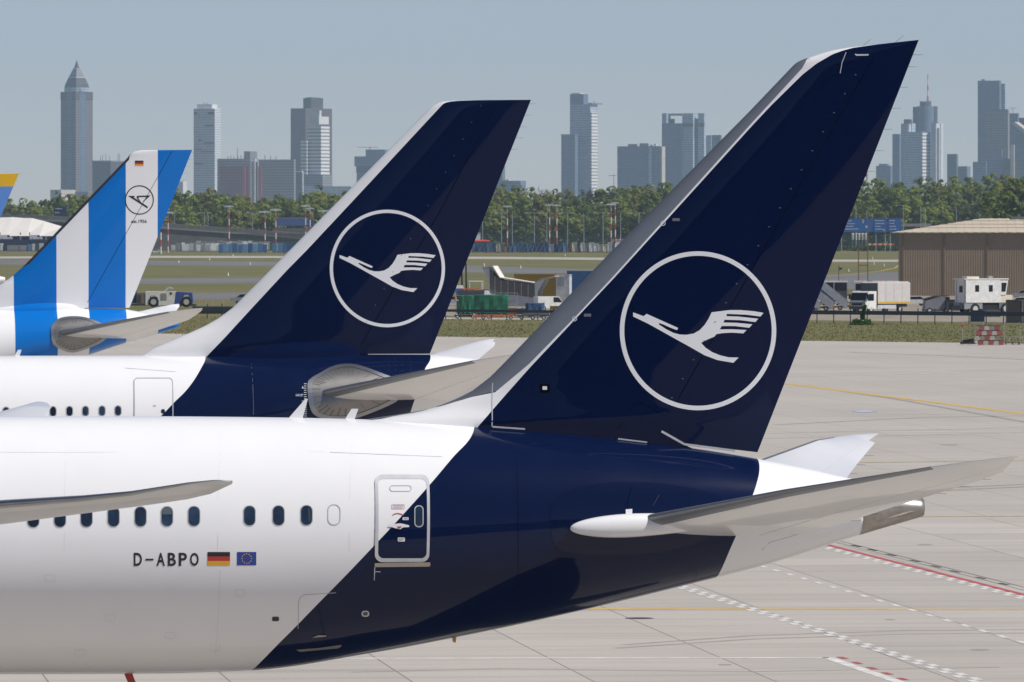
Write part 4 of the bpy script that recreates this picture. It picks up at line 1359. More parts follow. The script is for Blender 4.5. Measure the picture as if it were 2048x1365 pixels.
t = Tower('red_office_block', 500, 9800, 12, 'low grey office block with dark red front and red stripes')
t.blk('wall', 434, 500, 506, 318, FA_grey)
t.blk('red_front', 439.5, 498, 498, 333, FA_red, dy=-4, depth_=3)
t.blk('red_strip', 486, 490.5, 490.5, 332, M_redp, dy=-6, depth_=2)
t.blk('link', 500, 516, 516, 324, FA_dark, dy=10, depth_=12)
t.blk('white_strip', 507, 510, 510, 317, M_crown_w, dy=2, depth_=3)
t.blk('red_strip', 516.5, 523, 523, 333, M_redp, dy=-6, depth_=2)
t.blk('white_strip', 514.5, 516.4, 516.4, 317, M_crown_w, dy=-5, depth_=2)
t.blk('wing', 516.5, 588, 591, 319.5, FA_grey)
for x in (456, 462, 468, 476, 482, 488, 495, 530, 541, 552):
    t.rod('roof_aerial', x, 320, 313 - (x % 4), 0.55, M_crown)
t.rod('roof_aerial', 475, 320, 297, 0.5, M_crown)
t.blk('plant_room', 488, 500, 512, 303, M_crown, yb=318, dy=30)
t = Tower('glass_annex', 605, 10100, 14, 'small glass block framed by a white edge right of the red block')
t.blk('wall', 591, 603, 606, 345, FA_teal)
t.blk('white_edge', 591, 604, 606.5, 342.5, M_crown_w, yb=345, dy=-1)
t.blk('white_edge', 603.5, 605.5, 606.8, 345, M_crown_w, dy=-1.5)

t = Tower('brown_slab_tower', 608, 11300, 40, 'dark brown slab tower behind the balcony tower')
t.blk('wall', 580.5, 611, 662.5, 217, FA_brown)
t.blk('crown', 606, 622, 645.5, 196.5, FA_dark, yb=217, dy=14)
t.blk('plant_room', 612, 625, 640, 195, M_crown, yb=196.5, dy=18)
t = Tower('balcony_tower', 642, 10500, 30, 'pale stepped tower with white balconies in front of the brown slab')
t.blk('wall', 614, 642, 658.5, 253, FA_band)
t.blk('lower_wing', 601, 613.5, 616, 282, FA_band, dy=4)
t.blk('crown', 619, 638, 657, 233.5, M_crown_w, yb=249, dy=5)
t.blk('crown_top', 627, 639, 643, 221.5, M_crown_w, yb=233.5, dy=8)
t.blk('podium', 606, 645, 664, 350, FA_grey, dy=-25)
t = Tower('long_low_block', 704, 9900, 10, 'long low pale block above the trees left of the middle fin')
t.blk('wall', 607, 702, 706, 373, FA_pale)
t = Tower('cantilever_block', 771, 10800, 12, 'grey blue block with overhanging upper floors by the middle fin')
t.blk('wall', 713, 772, 779, 345, FA_blue)
t.blk('upper_floors', 708.5, 772, 780, 313, FA_blue, yb=333, dy=-3)
t.blk('waist', 712, 772, 779, 333, FA_dark, yb=345, dy=1)
t.blk('roof_storey', 731, 770, 777, 299.5, FA_blue, yb=313, dy=4)
t.rod('crane_mast', 740, 300, 294, 0.6, M_crown)
t.blk('crane_jib', 714, 756, 756, 294.5, M_crown, yb=295.3, depth_=0.8)
t = Tower('teal_tower', 1007, 11200, 20, 'slim teal tower half hidden behind the middle fin')
t.blk('wall', 985, 1004, 1010, 330, FA_teal)
t = Tower('low_blue_hall', 1042, 10200, 14, 'low blue grey hall right of the middle fin')
t.blk('wall', 985, 1041, 1052, 362, FA_blue)
t.blk('roof_dome', 1008, 1018, 1021, 359.5, M_crown_w, yb=362, dy=4)

t = Tower('twin_tower', 1177, 11400, 25, 'tall pale blue tower with bright ribbed side right of the middle fin')
t.blk('left_wing', 1122.5, 1150, 1156, 271, FA_blue, dy=-20)
t.blk('left_wing_top', 1121.5, 1150, 1156.5, 269, M_crown, yb=271, dy=-21)
t.blk('wall', 1140, 1180.5, 1195.5, 209, FA_pale)
t.blk('painted_sunlit_side', 1180.8, 1183.2, 1195.8, 225, FA_band, dy=-3)  # ribbed face; its sunlit brightness is put into the whiter colour
t.blk('upper_block', 1140, 1167, 1176.5, 188.5, FA_blue, yb=209, dy=4)
t.blk('roof_cap', 1143, 1160, 1170, 186.5, M_crown_w, yb=188.5, dy=8)
t.blk('brow', 1176, 1184, 1206, 206.3, M_crown, yb=208.7, dy=-2)
t.rod('roof_aerial', 1188, 207, 202, 0.8, M_crown)
t = Tower('broad_block', 1318, 10900, 16, 'broad dark blue block with bright right side before the portal tower')
t.blk('wall', 1235, 1321, 1330.5, 293, FA_blue)
t.blk('painted_sunlit_side', 1321.2, 1324, 1331, 293.5, M_stone, dy=-2)  # sunlit right face put in as a paler block
for x0, x1, y in ((1256, 1274, 288.5), (1279, 1296, 287), (1300, 1304, 290)):
    t.blk('plant_room', x0, x1, x1 + 2, y, M_crown, yb=293, dy=8)
t.blk('roof_light', 1308, 1312, 1315, 288, M_crown_w, yb=293, dy=6)
t.blk('stair_strip', 1297, 1302, 1302, 294, FA_pale, dy=-1.5, depth_=1.0)
t = Tower('portal_tower', 1364, 11200, 20, 'pale glass tower with open portal at its roof beside the nearest fin')
t.blk('wall', 1324, 1364.3, 1364.3, 247, FA_blue, depth_=25)
t.blk('right_wall', 1364.6, 1386, 1386, 227, FA_pale, dy=-4, depth_=25)
t.blk('slot', 1386.2, 1396, 1396, 238, FA_dark, dy=4, depth_=20)
t.blk('end_wall', 1396.2, 1408, 1411.5, 227, FA_pale, dy=-2)
t.blk('portal_post', 1324, 1333, 1333, 227, FA_pale, yb=247, depth_=20)
t.blk('portal_beam', 1333.2, 1364.3, 1364.3, 227.5, FA_grey, yb=231.5, depth_=20)
t.blk('portal_block', 1334, 1346, 1350, 238, FA_dark, yb=247, dy=8)
t.blk('dark_band', 1365, 1386.4, 1386.4, 246.5, FA_dark, yb=254, dy=-6, depth_=1.5)
t.blk('dark_band', 1396.5, 1408.3, 1408.3, 246.5, FA_dark, yb=254, dy=-4, depth_=1.5)
t = Tower('teal_block', 1440, 11000, 14, 'teal block half hidden behind the nearest fin')
t.blk('wall', 1412, 1422, 1422, 271, FA_pale, depth_=25)
t.blk('dark_wall', 1422.2, 1441, 1444, 270.5, FA_teal)
t = Tower('tower_crane', 1228, 9600, 10, 'small construction crane above the trees')
t.rod('mast', 1228, 380, 349, 0.7, M_stone)
t.blk('jib', 1216, 1233, 1233, 351, M_stone, yb=352.2, depth_=1.0)

t = Tower('antenna_tower', 1856, 11350, 25, 'round topped tower with red and white mast right of the nearest fin')
mb = MB()
q = at(1851, YH, 11380) - t.P
q.rotate(Matrix.Rotation(t.th, 3, 'Z'))
MB().cyl((q.x, q.y, 0), (q.x, q.y, zz(213, 11380)), 17 * 11380 / F, n=28).build('round_shaft', FA_blue, t.root)
MB().cyl((q.x, q.y, zz(213, 11380)), (q.x, q.y, zz(204, 11380)), 11.5 * 11380 / F, n=24).build('top_drum', FA_dark, t.root)
for k in range(16):
    a = 2 * math.pi * k / 16
    r = 11.0 * 11380 / F
    MB().cyl((q.x + r * math.cos(a), q.y + r * math.sin(a), zz(204, 11380)), (q.x + r * math.cos(a), q.y + r * math.sin(a), zz(202, 11380)), 0.5, n=5).build('rail_post', M_crown, t.root)
for k in range(5):
    MB().cyl((q.x + 4, q.y, zz(204 - k * 11, 11380)), (q.x + 4, q.y, zz(204 - (k + 1) * 11, 11380)), 1.5 - 0.22 * k, n=8).build('mast_section', M_mast_r if k % 2 == 0 else M_mast_w, t.root)
t.blk('square_shaft', 1826, 1836, 1843, 214, FA_dark, dy=25)
t.blk('square_shaft', 1862, 1870, 1876, 213, FA_dark, dy=40)
t = Tower('stepped_white_tower', 1842, 10900, 28, 'white stepped tower with ribbed side below the red and white mast')
t.blk('wall', 1810, 1842, 1862.5, 264, FA_pale)
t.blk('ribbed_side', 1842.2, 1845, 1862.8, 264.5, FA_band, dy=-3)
t.blk('left_tower', 1802.5, 1824, 1832, 247.5, FA_pale, dy=25)
t.blk('left_tower_light', 1815, 1819, 1832, 248.5, M_crown_w, yb=264, dy=22)
t.blk('right_tower', 1863, 1871, 1886.5, 247, FA_pale, dy=10)
t.blk('bright_pier', 1870, 1872.5, 1879.5, 247.5, M_crown_w, dy=5)
t.blk('bright_pier', 1881, 1882, 1887, 247.5, M_crown_w, dy=5)
t.blk('dark_top', 1808, 1820, 1825, 239, FA_dark, yb=247.5, dy=40)
t = Tower('dark_slab', 1800, 11200, 20, 'slim dark slab left of the stepped white tower')
t.blk('wall', 1785, 1799, 1803, 268.5, FA_blue)
t = Tower('low_grid_block', 1782, 11000, 14, 'low gridded block with roof plant right of the nearest fin')
t.blk('wall', 1752.5, 1781, 1786, 332, FA_blue)
t.blk('plant_room', 1758, 1775, 1780, 328, M_crown, yb=332, dy=8)
t = Tower('small_dark_tower', 1914, 11100, 16, 'small dark tower between the two clusters on the right')
t.blk('wall', 1894.5, 1913, 1917, 308.5, FA_teal)
t.blk('low_wing', 1914, 1934, 1943, 333, FA_blue, dy=20)
t = Tower('tall_slab_tower', 1998, 11500, 20, 'tall grey blue slab tower at the right edge of the skyline')
t.blk('wall', 1956.5, 1999, 2003.5, 161.5, FA_blue)
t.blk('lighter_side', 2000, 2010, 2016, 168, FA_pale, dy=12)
t.blk('roof_plant', 1963, 1968, 1971, 159, M_crown, yb=161.5, dy=8)
t = Tower('signboard_tower', 2017, 11000, 18, 'grey tower with roof lettering below the tall slab')
t.blk('wall', 1971, 2016, 2020, 221, FA_grey)
t.blk('plant_room', 1986, 2015, 2018, 219, FA_dark, yb=222.5, dy=6)
t = Tower('corner_tower', 2036, 11200, 18, 'dark blue tower right of the signboard tower')
t.blk('wall', 2019, 2036, 2039, 227, FA_blue)
t.blk('crane_jib', 2019, 2033, 2033, 216.5, M_crown, yb=217.2, depth_=0.8)
t.rod('crane_mast', 2026, 228, 215, 0.5, M_crown)
t = Tower('slanted_roof_block', 2046, 10700, 16, 'block with pale slanted roof edge at the right picture edge')
MBp = MB()
q0 = t.P
k_ = 10700 / F
MB().prism([(-24 * k_, 0), (40 * k_, 0), (40 * k_, zz(300, 10700)), (-4 * k_, zz(262, 10700)), (-24 * k_, zz(247, 10700))], 0, 30, 'y').build('wall', FA_blue, t.root)
MB().prism([(-24 * k_, zz(247, 10700)), (-4 * k_, zz(262, 10700)), (40 * k_, zz(300, 10700)), (40 * k_, zz(292, 10700)), (-2 * k_, zz(255, 10700)), (-17 * k_, zz(244, 10700))], -1, 31, 'y').build('roof_edge', M_stone, t.root)
t.blk('back_block', 2038, 2060, 2066, 236, FA_dark, dy=60)
t = Tower('podium_row', 2000, 10300, 12, 'low dark podium row in front of the right hand towers')
t.blk('wall', 1946, 1972, 1975, 324, FA_blue)
t.blk('middle_wing', 1975.5, 2004, 2006, 300, FA_blue, dy=8)
t.blk('right_wing', 2006.5, 2058, 2064, 318, FA_teal, dy=4)
t.blk('beige_strip', 2021, 2028, 2030, 290, M_stone, dy=2)
t = Tower('pink_mast', 1735, 9700, 12, 'slim lattice mast beside the nearest fin above the trees')
t.rod('mast', 1734, 360, 330, 1.0, M_mast_r)

# ================================================================== woodland beyond the airfield
def leaf_mat(name, a, b):
    m, t, p = new_mat(name)
    geo = t.n('NewGeometry')
    nz = t.n('TexNoise', in_Scale=0.14, in_Detail=3.0)
    t.l(geo.outputs['Position'], nz.inputs['Vector'])
    wn_ = t.n('TexWhiteNoise', noise_dimensions='1D')
    t.l(geo.outputs['Random Per Island'], wn_.inputs['W'])
    mr = t.n('MapRange')
    mr.inputs[1].default_value, mr.inputs[2].default_value = 0.35, 0.65
    t.l(nz.outputs[0], mr.inputs[0])
    c = t.mix(mr.outputs[0], a, b)
    c = t.mix(t.math('MULTIPLY', wn_.outputs['Value'], 0.25), c, tuple(x * 0.55 for x in a[:3]) + (1,))
    t.l(c, p.inputs['Base Color'])
    p.inputs['Roughness'].default_value = 0.6
    p.inputs['Specular IOR Level'].default_value = 0.2
    tb_ = t.n('BsdfTranslucent')
    t.l(c, tb_.inputs[0])
    ms = t.n('MixShader')
    ms.inputs[0].default_value = 0.4
    t.l(p.outputs[0], ms.inputs[1])
    t.l(tb_.outputs[0], ms.inputs[2])
    t.l(ms.outputs[0], t.t.nodes['Material Output'].inputs['Surface'])
    return m
LF = [leaf_mat('foliage_spring', (0.170, 0.215, 0.024, 1), (0.260, 0.290, 0.040, 1)),
      leaf_mat('foliage_deep', (0.105, 0.155, 0.022, 1), (0.170, 0.205, 0.030, 1)),
      leaf_mat('foliage_olive', (0.175, 0.185, 0.030, 1), (0.235, 0.225, 0.042, 1))]
LF_bare = leaf_mat('twigs_grey_brown', (0.100, 0.088, 0.072, 1), (0.135, 0.115, 0.095, 1))
M_bark = mat('bark', (0.10, 0.085, 0.07, 1), 0.9, bump=0.4)

def crown_faces(mb, cx, cy, z0, z1, rad, clumps, leaves, size, rng):
    """leaf faces in clumps spread over an uneven crown"""
    h = (z1 - z0) / 2
    zc = (z0 + z1) / 2
    for _ in range(clumps):
        while True:
            x, y, z = rng.uniform(-1, 1), rng.uniform(-1, 1), rng.uniform(-1, 1)
            d = x * x + y * y + z * z
            if 0.18 < d < 1.0:
                break
        k = 0.80 + 0.35 * rng.random()
        ox, oy, oz = cx + x * rad * k, cy + y * rad * k, zc + z * h * (0.9 + 0.2 * rng.random())
        r = rad * rng.uniform(0.20, 0.38)
        for _ in range(leaves):
            a, b = rng.uniform(0, 6.283), rng.uniform(-0.6, 1.0)
            q = math.sqrt(max(0, 1 - b * b)) * r
            px_, py_, pz_ = ox + q * math.cos(a), oy + q * math.sin(a), oz + b * r * 0.8
            s = size * rng.uniform(0.6, 1.3)
            # faces lean outwards from the clump with scatter
            n = Vector((math.cos(a) * q / r + rng.uniform(-0.3, 0.3) + 0.5 * x, math.sin(a) * q / r + rng.uniform(-0.3, 0.3) + 0.5 * y, b + rng.uniform(-0.1, 0.6) + 0.4 * z))
            n.normalize()
            u = n.orthogonal()
            u.normalize()
            v = n.cross(u)
            c = Vector((px_, py_, pz_))
            mb.add([c - u * s * 0.5, c + v * s * 0.38, c + u * s * 0.5, c - v * s * 0.38], [(0, 1, 2, 3)])
treeline = linear([(-100, 398), (60, 396), (150, 390), (250, 384), (350, 380), (430, 377), (480, 388), (520, 398), (563, 388), (650, 378), (703, 376), (800, 378), (960, 376), (1020, 371), (1060, 376), (1180, 378), (1216, 376), (1260, 370), (1325, 363), (1420, 362), (1700, 359), (1760, 356), (1850, 355), (1920, 352), (2000, 351), (2100, 352)], False)
rng = random.Random(3)
# the mass of the wood behind the first row of trees
mbs = [MB(), MB(), MB()]
for row, (Y, dh) in enumerate(((3080, -3.0), (3140, -1.6), (3200, -0.6), (3270, 0.0))):
    px = -60.0
    while px < 2110:
        px += rng.uniform(20, 34)
        yy = treeline(px) + rng.uniform(-6, 8)
        Yr = Y + rng.uniform(-18, 18)
        top = H + (YH - yy) * Yr / F + dh + rng.uniform(-1.0, 0.6)
        c = at(px, YH, Yr)
        k = rng.choice((0, 0, 1, 1, 2))
        if 1060 < px < 1200 and row > 1:
            continue
        crown_faces(mbs[k], c.x, Yr, top * 0.02, top, rng.uniform(4.0, 5.8), 46, 18, 1.6, rng)
for k in range(3):
    mbs[k].build('woodland', LF[k], kind='stuff', recalc=False, label='far green wood forming the tree line behind the airfield')
# front trees, each its own thing: six shapes, copied
protos = []
for k in range(6):
    r = random.Random(40 + k)
    hh = 1.0
    mb = MB()
    crown_faces(mb, 0, 0, 3.0, 22.0, 4.8 + 0.5 * (k % 3), 60, 24, 1.25, r)
    crown_faces(mb, r.uniform(-1.5, 1.5), 0, -1.0, 10.0, 4.4, 26, 22, 1.3, r)
    tm = MB().cyl((0, 0, -0.1), (0.2, 0, 9), 0.42, 0.24, n=8).cyl((0.2, 0, 9), (-0.3, 0.2, 18), 0.24, 0.07, n=6)
    for q in range(5):
        a = q * 1.3
        tm.cyl((0.1, 0, 6 + q * 1.6), (2.8 * math.cos(a), 2.8 * math.sin(a), 9.5 + q * 1.7), 0.13, 0.04, n=5)
    protos.append((mb, tm, LF[(0, 1, 0, 2, 1, 0)[k]]))
built = {}
def place_tree(k, px, Y, top, label, group, wide=1.0):
    r = empty('leafy_tree', (at(px, YH, Y).x, Y, 0), rng.uniform(0, 6.28), label, 'tree', group)
    s = top / 22.0
    r.scale = (s * wide, s * wide, s)
    if k not in built:
        mb, tm, m = protos[k]
        a = mb.build('crown', m, r, recalc=False)
        b = tm.build('trunk', M_bark, r)
        built[k] = (a.data, b.data)
    else:
        link_mesh('crown', built[k][0], r)
        link_mesh('trunk', built[k][1], r)
    return r
px = 30.0
i = 0
while px < 2060:
    yy = treeline(px)
    Y = 2990 + rng.uniform(0, 50)
    full = H + (YH - yy) * Y / F
    place_tree((i * 5 + i // 3) % 6, px, Y, full * rng.uniform(0.62, 0.90), ordl('ft', 'green broadleaf tree from the left in the front row of the far wood'), 'front trees of the far wood', rng.uniform(0.95, 1.3))
    px += rng.uniform(26, 40)
    i += 1
# nearer dark tree at the right edge, one dark tree by the pencil tower
place_tree(1, 2040, 2100, H + (YH - 358) * 2100 / F, 'dark bushy tree behind the hangar roof at the right edge', None, 1.15)
place_tree(4, 1990, 2160, H + (YH - 380) * 2160 / F, 'smaller dark tree above the left part of the hangar roof', None, 1.0)
place_tree(4, 118, 2960, H + (YH - 384) * 2960 / F, 'lone dark tree rising above the wood under the pencil tower', None, 0.45)
# leafless trees on the crest
for k, (px, yt) in enumerate(((1068, 381), (1082, 373), (1096, 370), (1110, 378), (1138, 380), (1172, 368), (1188, 372), (1226, 368))):
    r = random.Random(90 + k)
    Y = 3230
    top = H + (YH - yt) * Y / F
    root = empty('leafless_tree', (at(px, YH, Y).x, Y, 0), 0, ordl('lt', 'grey brown leafless tree from the left on the crest of the wood'), 'tree', 'leafless trees on the crest')
    MB().cyl((0, 0, -0.1), (0, 0, top * 0.75), 0.35, 0.1, n=6).build('trunk', M_bark, root)
    mb = MB()
    for q in range(90):
        a = r.uniform(0, 6.28)
        z = top * r.uniform(0.4, 0.8)
        L = r.uniform(2.0, 5.0)
        p0 = Vector((0, 0, z))
        p1 = p0 + Vector((math.cos(a) * L * 0.7, math.sin(a) * L * 0.7, L * r.uniform(0.5, 1.0)))
        p1.z = min(p1.z, top)
        mb.bar(p0, p1, 0.13)
        for _ in range(3):
            p2 = p1 + Vector((r.uniform(-1.2, 1.2), r.uniform(-1.2, 1.2), r.uniform(0.1, 1.3)))
            mb.bar(p0.lerp(p1, r.uniform(0.5, 1)), p2, 0.09)
    mb.build('crown', LF_bare, root)
# rough grass along the apron edge and in the far strips
gm = MB()
M_tuft = leaf_mat('grass_tufts', (0.122, 0.142, 0.038, 1), (0.180, 0.165, 0.060, 1))
for _ in range(16000):
    px = rng.uniform(-60, 2110)
    e = 667 + (px / 2048) * 20
    yy = rng.uniform(e - 38, e - 0.3)
    p = gp(px, yy)
    h, w = rng.uniform(0.03, 0.10), rng.uniform(0.04, 0.12)
    a = rng.uniform(0, 3.14)
    dx, dy = math.cos(a) * w, math.sin(a) * w
    gm.add([(p.x - dx, p.y - dy, -0.03), (p.x + dx, p.y + dy, -0.03), (p.x + rng.uniform(-.1, .1), p.y, h)], [(0, 1, 2)])
gm.build('rough_grass', M_tuft, kind='stuff', recalc=False, label='rough olive grass strip along the apron edge')

# ================================================================== middle distance: masts, containers, halls, signs
def pmat(name, r, g, b, rough=0.5, var=0.15, scale=2.0, metal=0.0):
    return mat(name, rgb(r, g, b), rough, metal=metal, var=var, scale=scale)
V_white = pmat('vehicle_white', 228, 228, 224, 0.35)
V_cream = pmat('vehicle_cream', 222, 214, 190, 0.4)
V_grey = pmat('vehicle_grey', 150, 152, 155, 0.45)
V_dgrey = pmat('vehicle_dark_grey', 70, 73, 78, 0.5)
V_black = pmat('rubber_black', 26, 26, 28, 0.8)
V_glass = pmat('vehicle_glass', 22, 28, 36, 0.08)
V_blue = pmat('vehicle_blue', 62, 84, 150, 0.4)
V_navy = pmat('vehicle_navy', 32, 44, 78, 0.5)
V_rim = pmat('wheel_rim', 196, 196, 192, 0.4)
V_yel = pmat('safety_yellow', 214, 170, 40, 0.5)
V_org = pmat('safety_orange', 222, 110, 50, 0.5)
V_red = pmat('safety_red', 190, 52, 46, 0.5)
V_olive = pmat('container_ochre', 140, 116, 34, 0.5)
V_green = pmat('tarpaulin_green', 36, 112, 82, 0.45, var=0.35, scale=1.2)
V_btarp = pmat('tarpaulin_blue', 58, 88, 130, 0.5, var=0.35, scale=1.5)
V_steel = pmat('galvanised_steel', 118, 124, 130, 0.5, var=0.2, metal=0.3)
V_rail = pmat('guard_rail_grey', 66, 74, 84, 0.55)
V_lamp = pmat('lamp_grey', 160, 166, 170, 0.5)
V_wood = pmat('weathered_timber', 140, 108, 72, 0.8, var=0.3, scale=4.0)
V_conc = pmat('plain_concrete', 150, 146, 140, 0.85)
V_dconc = pmat('stained_concrete', 112, 112, 110, 0.9, var=0.25, scale=0.3)
V_canvas = pmat('canvas_grey', 200, 196, 192, 0.7, var=0.08)
V_tint = pmat('smoked_panel', 104, 98, 94, 0.3)
V_bcont = [pmat('container_blue_%s' % n, *c, 0.5) for n, c in (('deep', (52, 92, 138)), ('mid', (74, 118, 162)), ('pale', (104, 146, 184)))]
V_ucont = [pmat('load_unit_%s' % n, *c, 0.4, metal=0.2) for n, c in (('silver', (208, 211, 214)), ('white', (234, 234, 232)), ('dull', (158, 158, 156)))]
V_fence = pmat('fence_green', 38, 62, 58, 0.7)

def wheel(parent, x, y, r, w):
    t = MB().cyl((x, y - w / 2, r), (x, y + w / 2, r), r, n=18).build('wheel', V_black, parent, smooth=False)
    sgn = -1 if y < 0 else 1
    MB().cyl((x, y - w / 2 - 0.02, r), (x, y + w / 2 + 0.02, r), r * 0.55, n=14).build('rim', V_rim, t)
    return t

# --- elevated road at the left with its parapet, blue lorry on it
Yr = 2870.0
def zat(y, Y):
    return H + (YH - y) * Y / F
prof = [(-60, 427), (60, 430.5), (160, 435), (300, 445), (420, 453.5), (520, 460.5), (640, 471), (760, 484)]
pts = [(at(x, y, Yr).x, zat(y, Yr)) for x, y in prof]
ramp = MB().prism(pts + [(pts[-1][0], -0.02), (pts[0][0], -0.02)], Yr, Yr + 14, 'y').build('elevated_road', V_dconc, kind='structure')
for k in range(len(pts) - 1):
    a, b = pts[k], pts[k + 1]
    MB().bar((a[0], Yr - 0.3, a[1] - 1.9), (b[0], Yr - 0.3, b[1] - 1.9), 0.3, 0.55).build('parapet_edge', V_conc, ramp)
    MB().bar((a[0], Yr + 0.2, a[1] + 0.9), (b[0], Yr + 0.2, b[1] + 0.9), 0.1, 0.22).build('guard_rail', V_rail, ramp)
bk = at(560, 458, 2960)
MB().bb(at(545, YH, 2960).x, at(690, YH, 2960).x, 2960, 2964, 0, zat(457, 2960)).build('retaining_wall', V_dconc, label='low grey retaining wall carrying the blue lorry', cat='wall')
lz = zat(456.6, 2962)
lr = empty('lorry', (at(590, YH, 2962).x, 2962, lz), 0, 'blue articulated lorry on the elevated road at the left', 'truck')
MB().bb(-7.9, 5.2, -1.25, 1.25, 1.0, 4.1).build('trailer', pmat('lorry_tarp_blue', 72, 96, 150), lr)
MB().bb(-7.95, 5.2, -1.28, 1.28, 4.1, 4.3).build('trailer_top_edge', V_lamp, lr)
MB().prism([(5.5, 0.5), (7.7, 0.5), (7.9, 1.8), (7.4, 3.8), (5.5, 4.1)], -1.25, 1.25, 'y').build('cab', pmat('lorry_cab_blue', 40, 70, 140), lr)
for x in (-6.5, -5.2, -3.9, 4.2, 6.6):
    wheel(lr, x, -1.1, 0.5, 0.35)

# --- red and white floodlight masts
def mast(x, yb, yt, arms, lab):
    Y = depth(yb)
    p = gp(x, yb)
    h = zat(yt, Y)
    r = empty('floodlight_mast', p, 0, lab, 'light mast', 'red and white floodlight masts')
    n = 7
    for k in range(n):
        MB().cyl((0, 0, h * k / n), (0, 0, h * (k + 1) / n), 0.26 - 0.012 * k, n=8).build('mast_band', M_mast_w if k % 2 == 0 else M_mast_r, r)
    w = arms * Y / F
    MB().bb(-w, w, -0.15, 0.15, h - 0.2, h + 0.1).build('crossarm', V_lamp, r)
    for q in (-1, -0.35, 0.35, 1):
        MB().bb(q * w - 0.5, q * w + 0.5, -0.5, 0.2, h - 0.55, h - 0.2).build('floodlight', V_white, r)
for x, yb, yt, ar, lab in ((336, 505, 424, 9, 'red and white mast close to the striped rudder'), (458, 503, 412, 7, 'tallest red and white mast left of the blue lorry'),
                           (530, 502.5, 423, 9, 'red and white mast left of the pair below the lorry tail'), (551.5, 502.5, 419, 9, 'red and white mast in front of the lorry tail'),
                           (611, 503, 411, 7, 'red and white mast in front of the lorry front'), (620, 502.5, 416, 6, 'red and white mast just right of the lorry'),
                           (648, 502.5, 421, 10, 'red and white mast against the white edge of the middle fin'), (1014.5, 502, 412, 6, 'single red and white mast right of the middle fin'),
                           (1099, 502, 409, 6, 'left one of two close red and white masts in the middle'), (1113.5, 502, 410, 6, 'right one of two close red and white masts in the middle'),
                           (1222, 502, 408, 8, 'left one of two red and white masts by the nearest fin'), (1230.5, 501.5, 405, 6, 'right one of two red and white masts by the nearest fin')):
    mast(x, yb, yt, ar, lab)
r = empty('stub_mast', gp(321.5, 508), 0, 'short red and white post beside the striped rudder', 'post')
for k in range(3):
    MB().cyl((0, 0, 2.6 * k), (0, 0, 2.6 * (k + 1)), 0.3, n=8).build('post_band', (M_mast_w, M_mast_r, M_mast_w)[k], r)
# --- thin grey lamp posts
def lamp_post(x, yb, yt, arm, lab):
    Y = depth(yb)
    r = empty('lamp_post', gp(x, yb), 0, lab, 'lamp post', 'thin grey lamp posts')
    h = zat(yt, Y)
    MB().cyl((0, 0, 0), (0, 0, h), 0.17, 0.11, n=6).build('pole', V_lamp, r)
    for a in arm:
        w = a * Y / F
        MB().bb(min(0, w), max(0, w), -0.06, 0.06, h - 0.12, h + 0.08).build('arm', V_lamp, r)
        MB().bb(w - 0.6, w + 0.6, -0.2, 0.2, h - 0.22, h - 0.1).build('lamp', V_white, r)
for x, a in sorted(((965, ()), (1003, (-12, 9)), (1024.6, ()), (1068.5, (-17, 13)), (1093.5, ()), (1135, (-14, 8)), (1167.6, ()), (1206, (-16, 12)), (1241, ()), (1278, (-16, 11)),
             (349, (-9, 9)), (408.6, (-12, 12)), (505, (-12, 10)), (416, ()))):
    lamp_post(x, 501, 426, a, ordl('wa', 'thin grey lamp post with cross arms from the left before the wood') if a else ordl('wp', 'plain thin grey pole from the left before the wood'))
for x, yt, a in sorted(((1807, 411, (-15,)), (1841.6, 414, ()), (1850.5, 416, ()), (1912.7, 416, ()), (1959.7, 408, (-15,)), (1712, 414, ()), (1733.7, 422, ()))):
    lamp_post(x, 501, yt, a, ordl('ha', 'grey lamp post with one arm from the left above the hangar') if a else ordl('hp', 'plain thin grey pole from the left near the blue road signs'))
lamp_post(116, 495, 425, (-6, 4), 'grey post with white lamp head in front of the white hall')

# --- green mesh fence before the wood
for x0, x1, yt, yb, lab in ((930, 1300, 471, 500.5, 'long dark green mesh fence behind the middle containers'), (455, 640, 468, 502.2, 'dark green mesh fence behind the left containers'), (1672, 1800, 470, 501, 'dark green mesh fence below the blue road signs')):
    Y = depth(yb)
    r = empty('mesh_fence', gp(x0, yb), 0, lab, 'fence')
    L = (x1 - x0) * Y / F
    h = zat(yt, Y)
    n = int(L / 5)
    for k in range(n):
        mb = MB()
        for q in range(16):
            xx = (k + q / 16) * L / n
            mb.bb(xx, xx + 0.14, -0.02, 0.02, 0.05, h)
        for q in range(6):
            mb.bb(k * L / n, (k + 1) * L / n - 0.1, 0.025, 0.05, 0.2 + q * (h - 0.4) / 5, 0.32 + q * (h - 0.4) / 5)
        mb.build('mesh_panel', V_fence, r)
        MB().bb(k * L / n - 0.06, k * L / n + 0.06, -0.08, 0.08, 0, h + 0.2).build('post', V_fence, r)

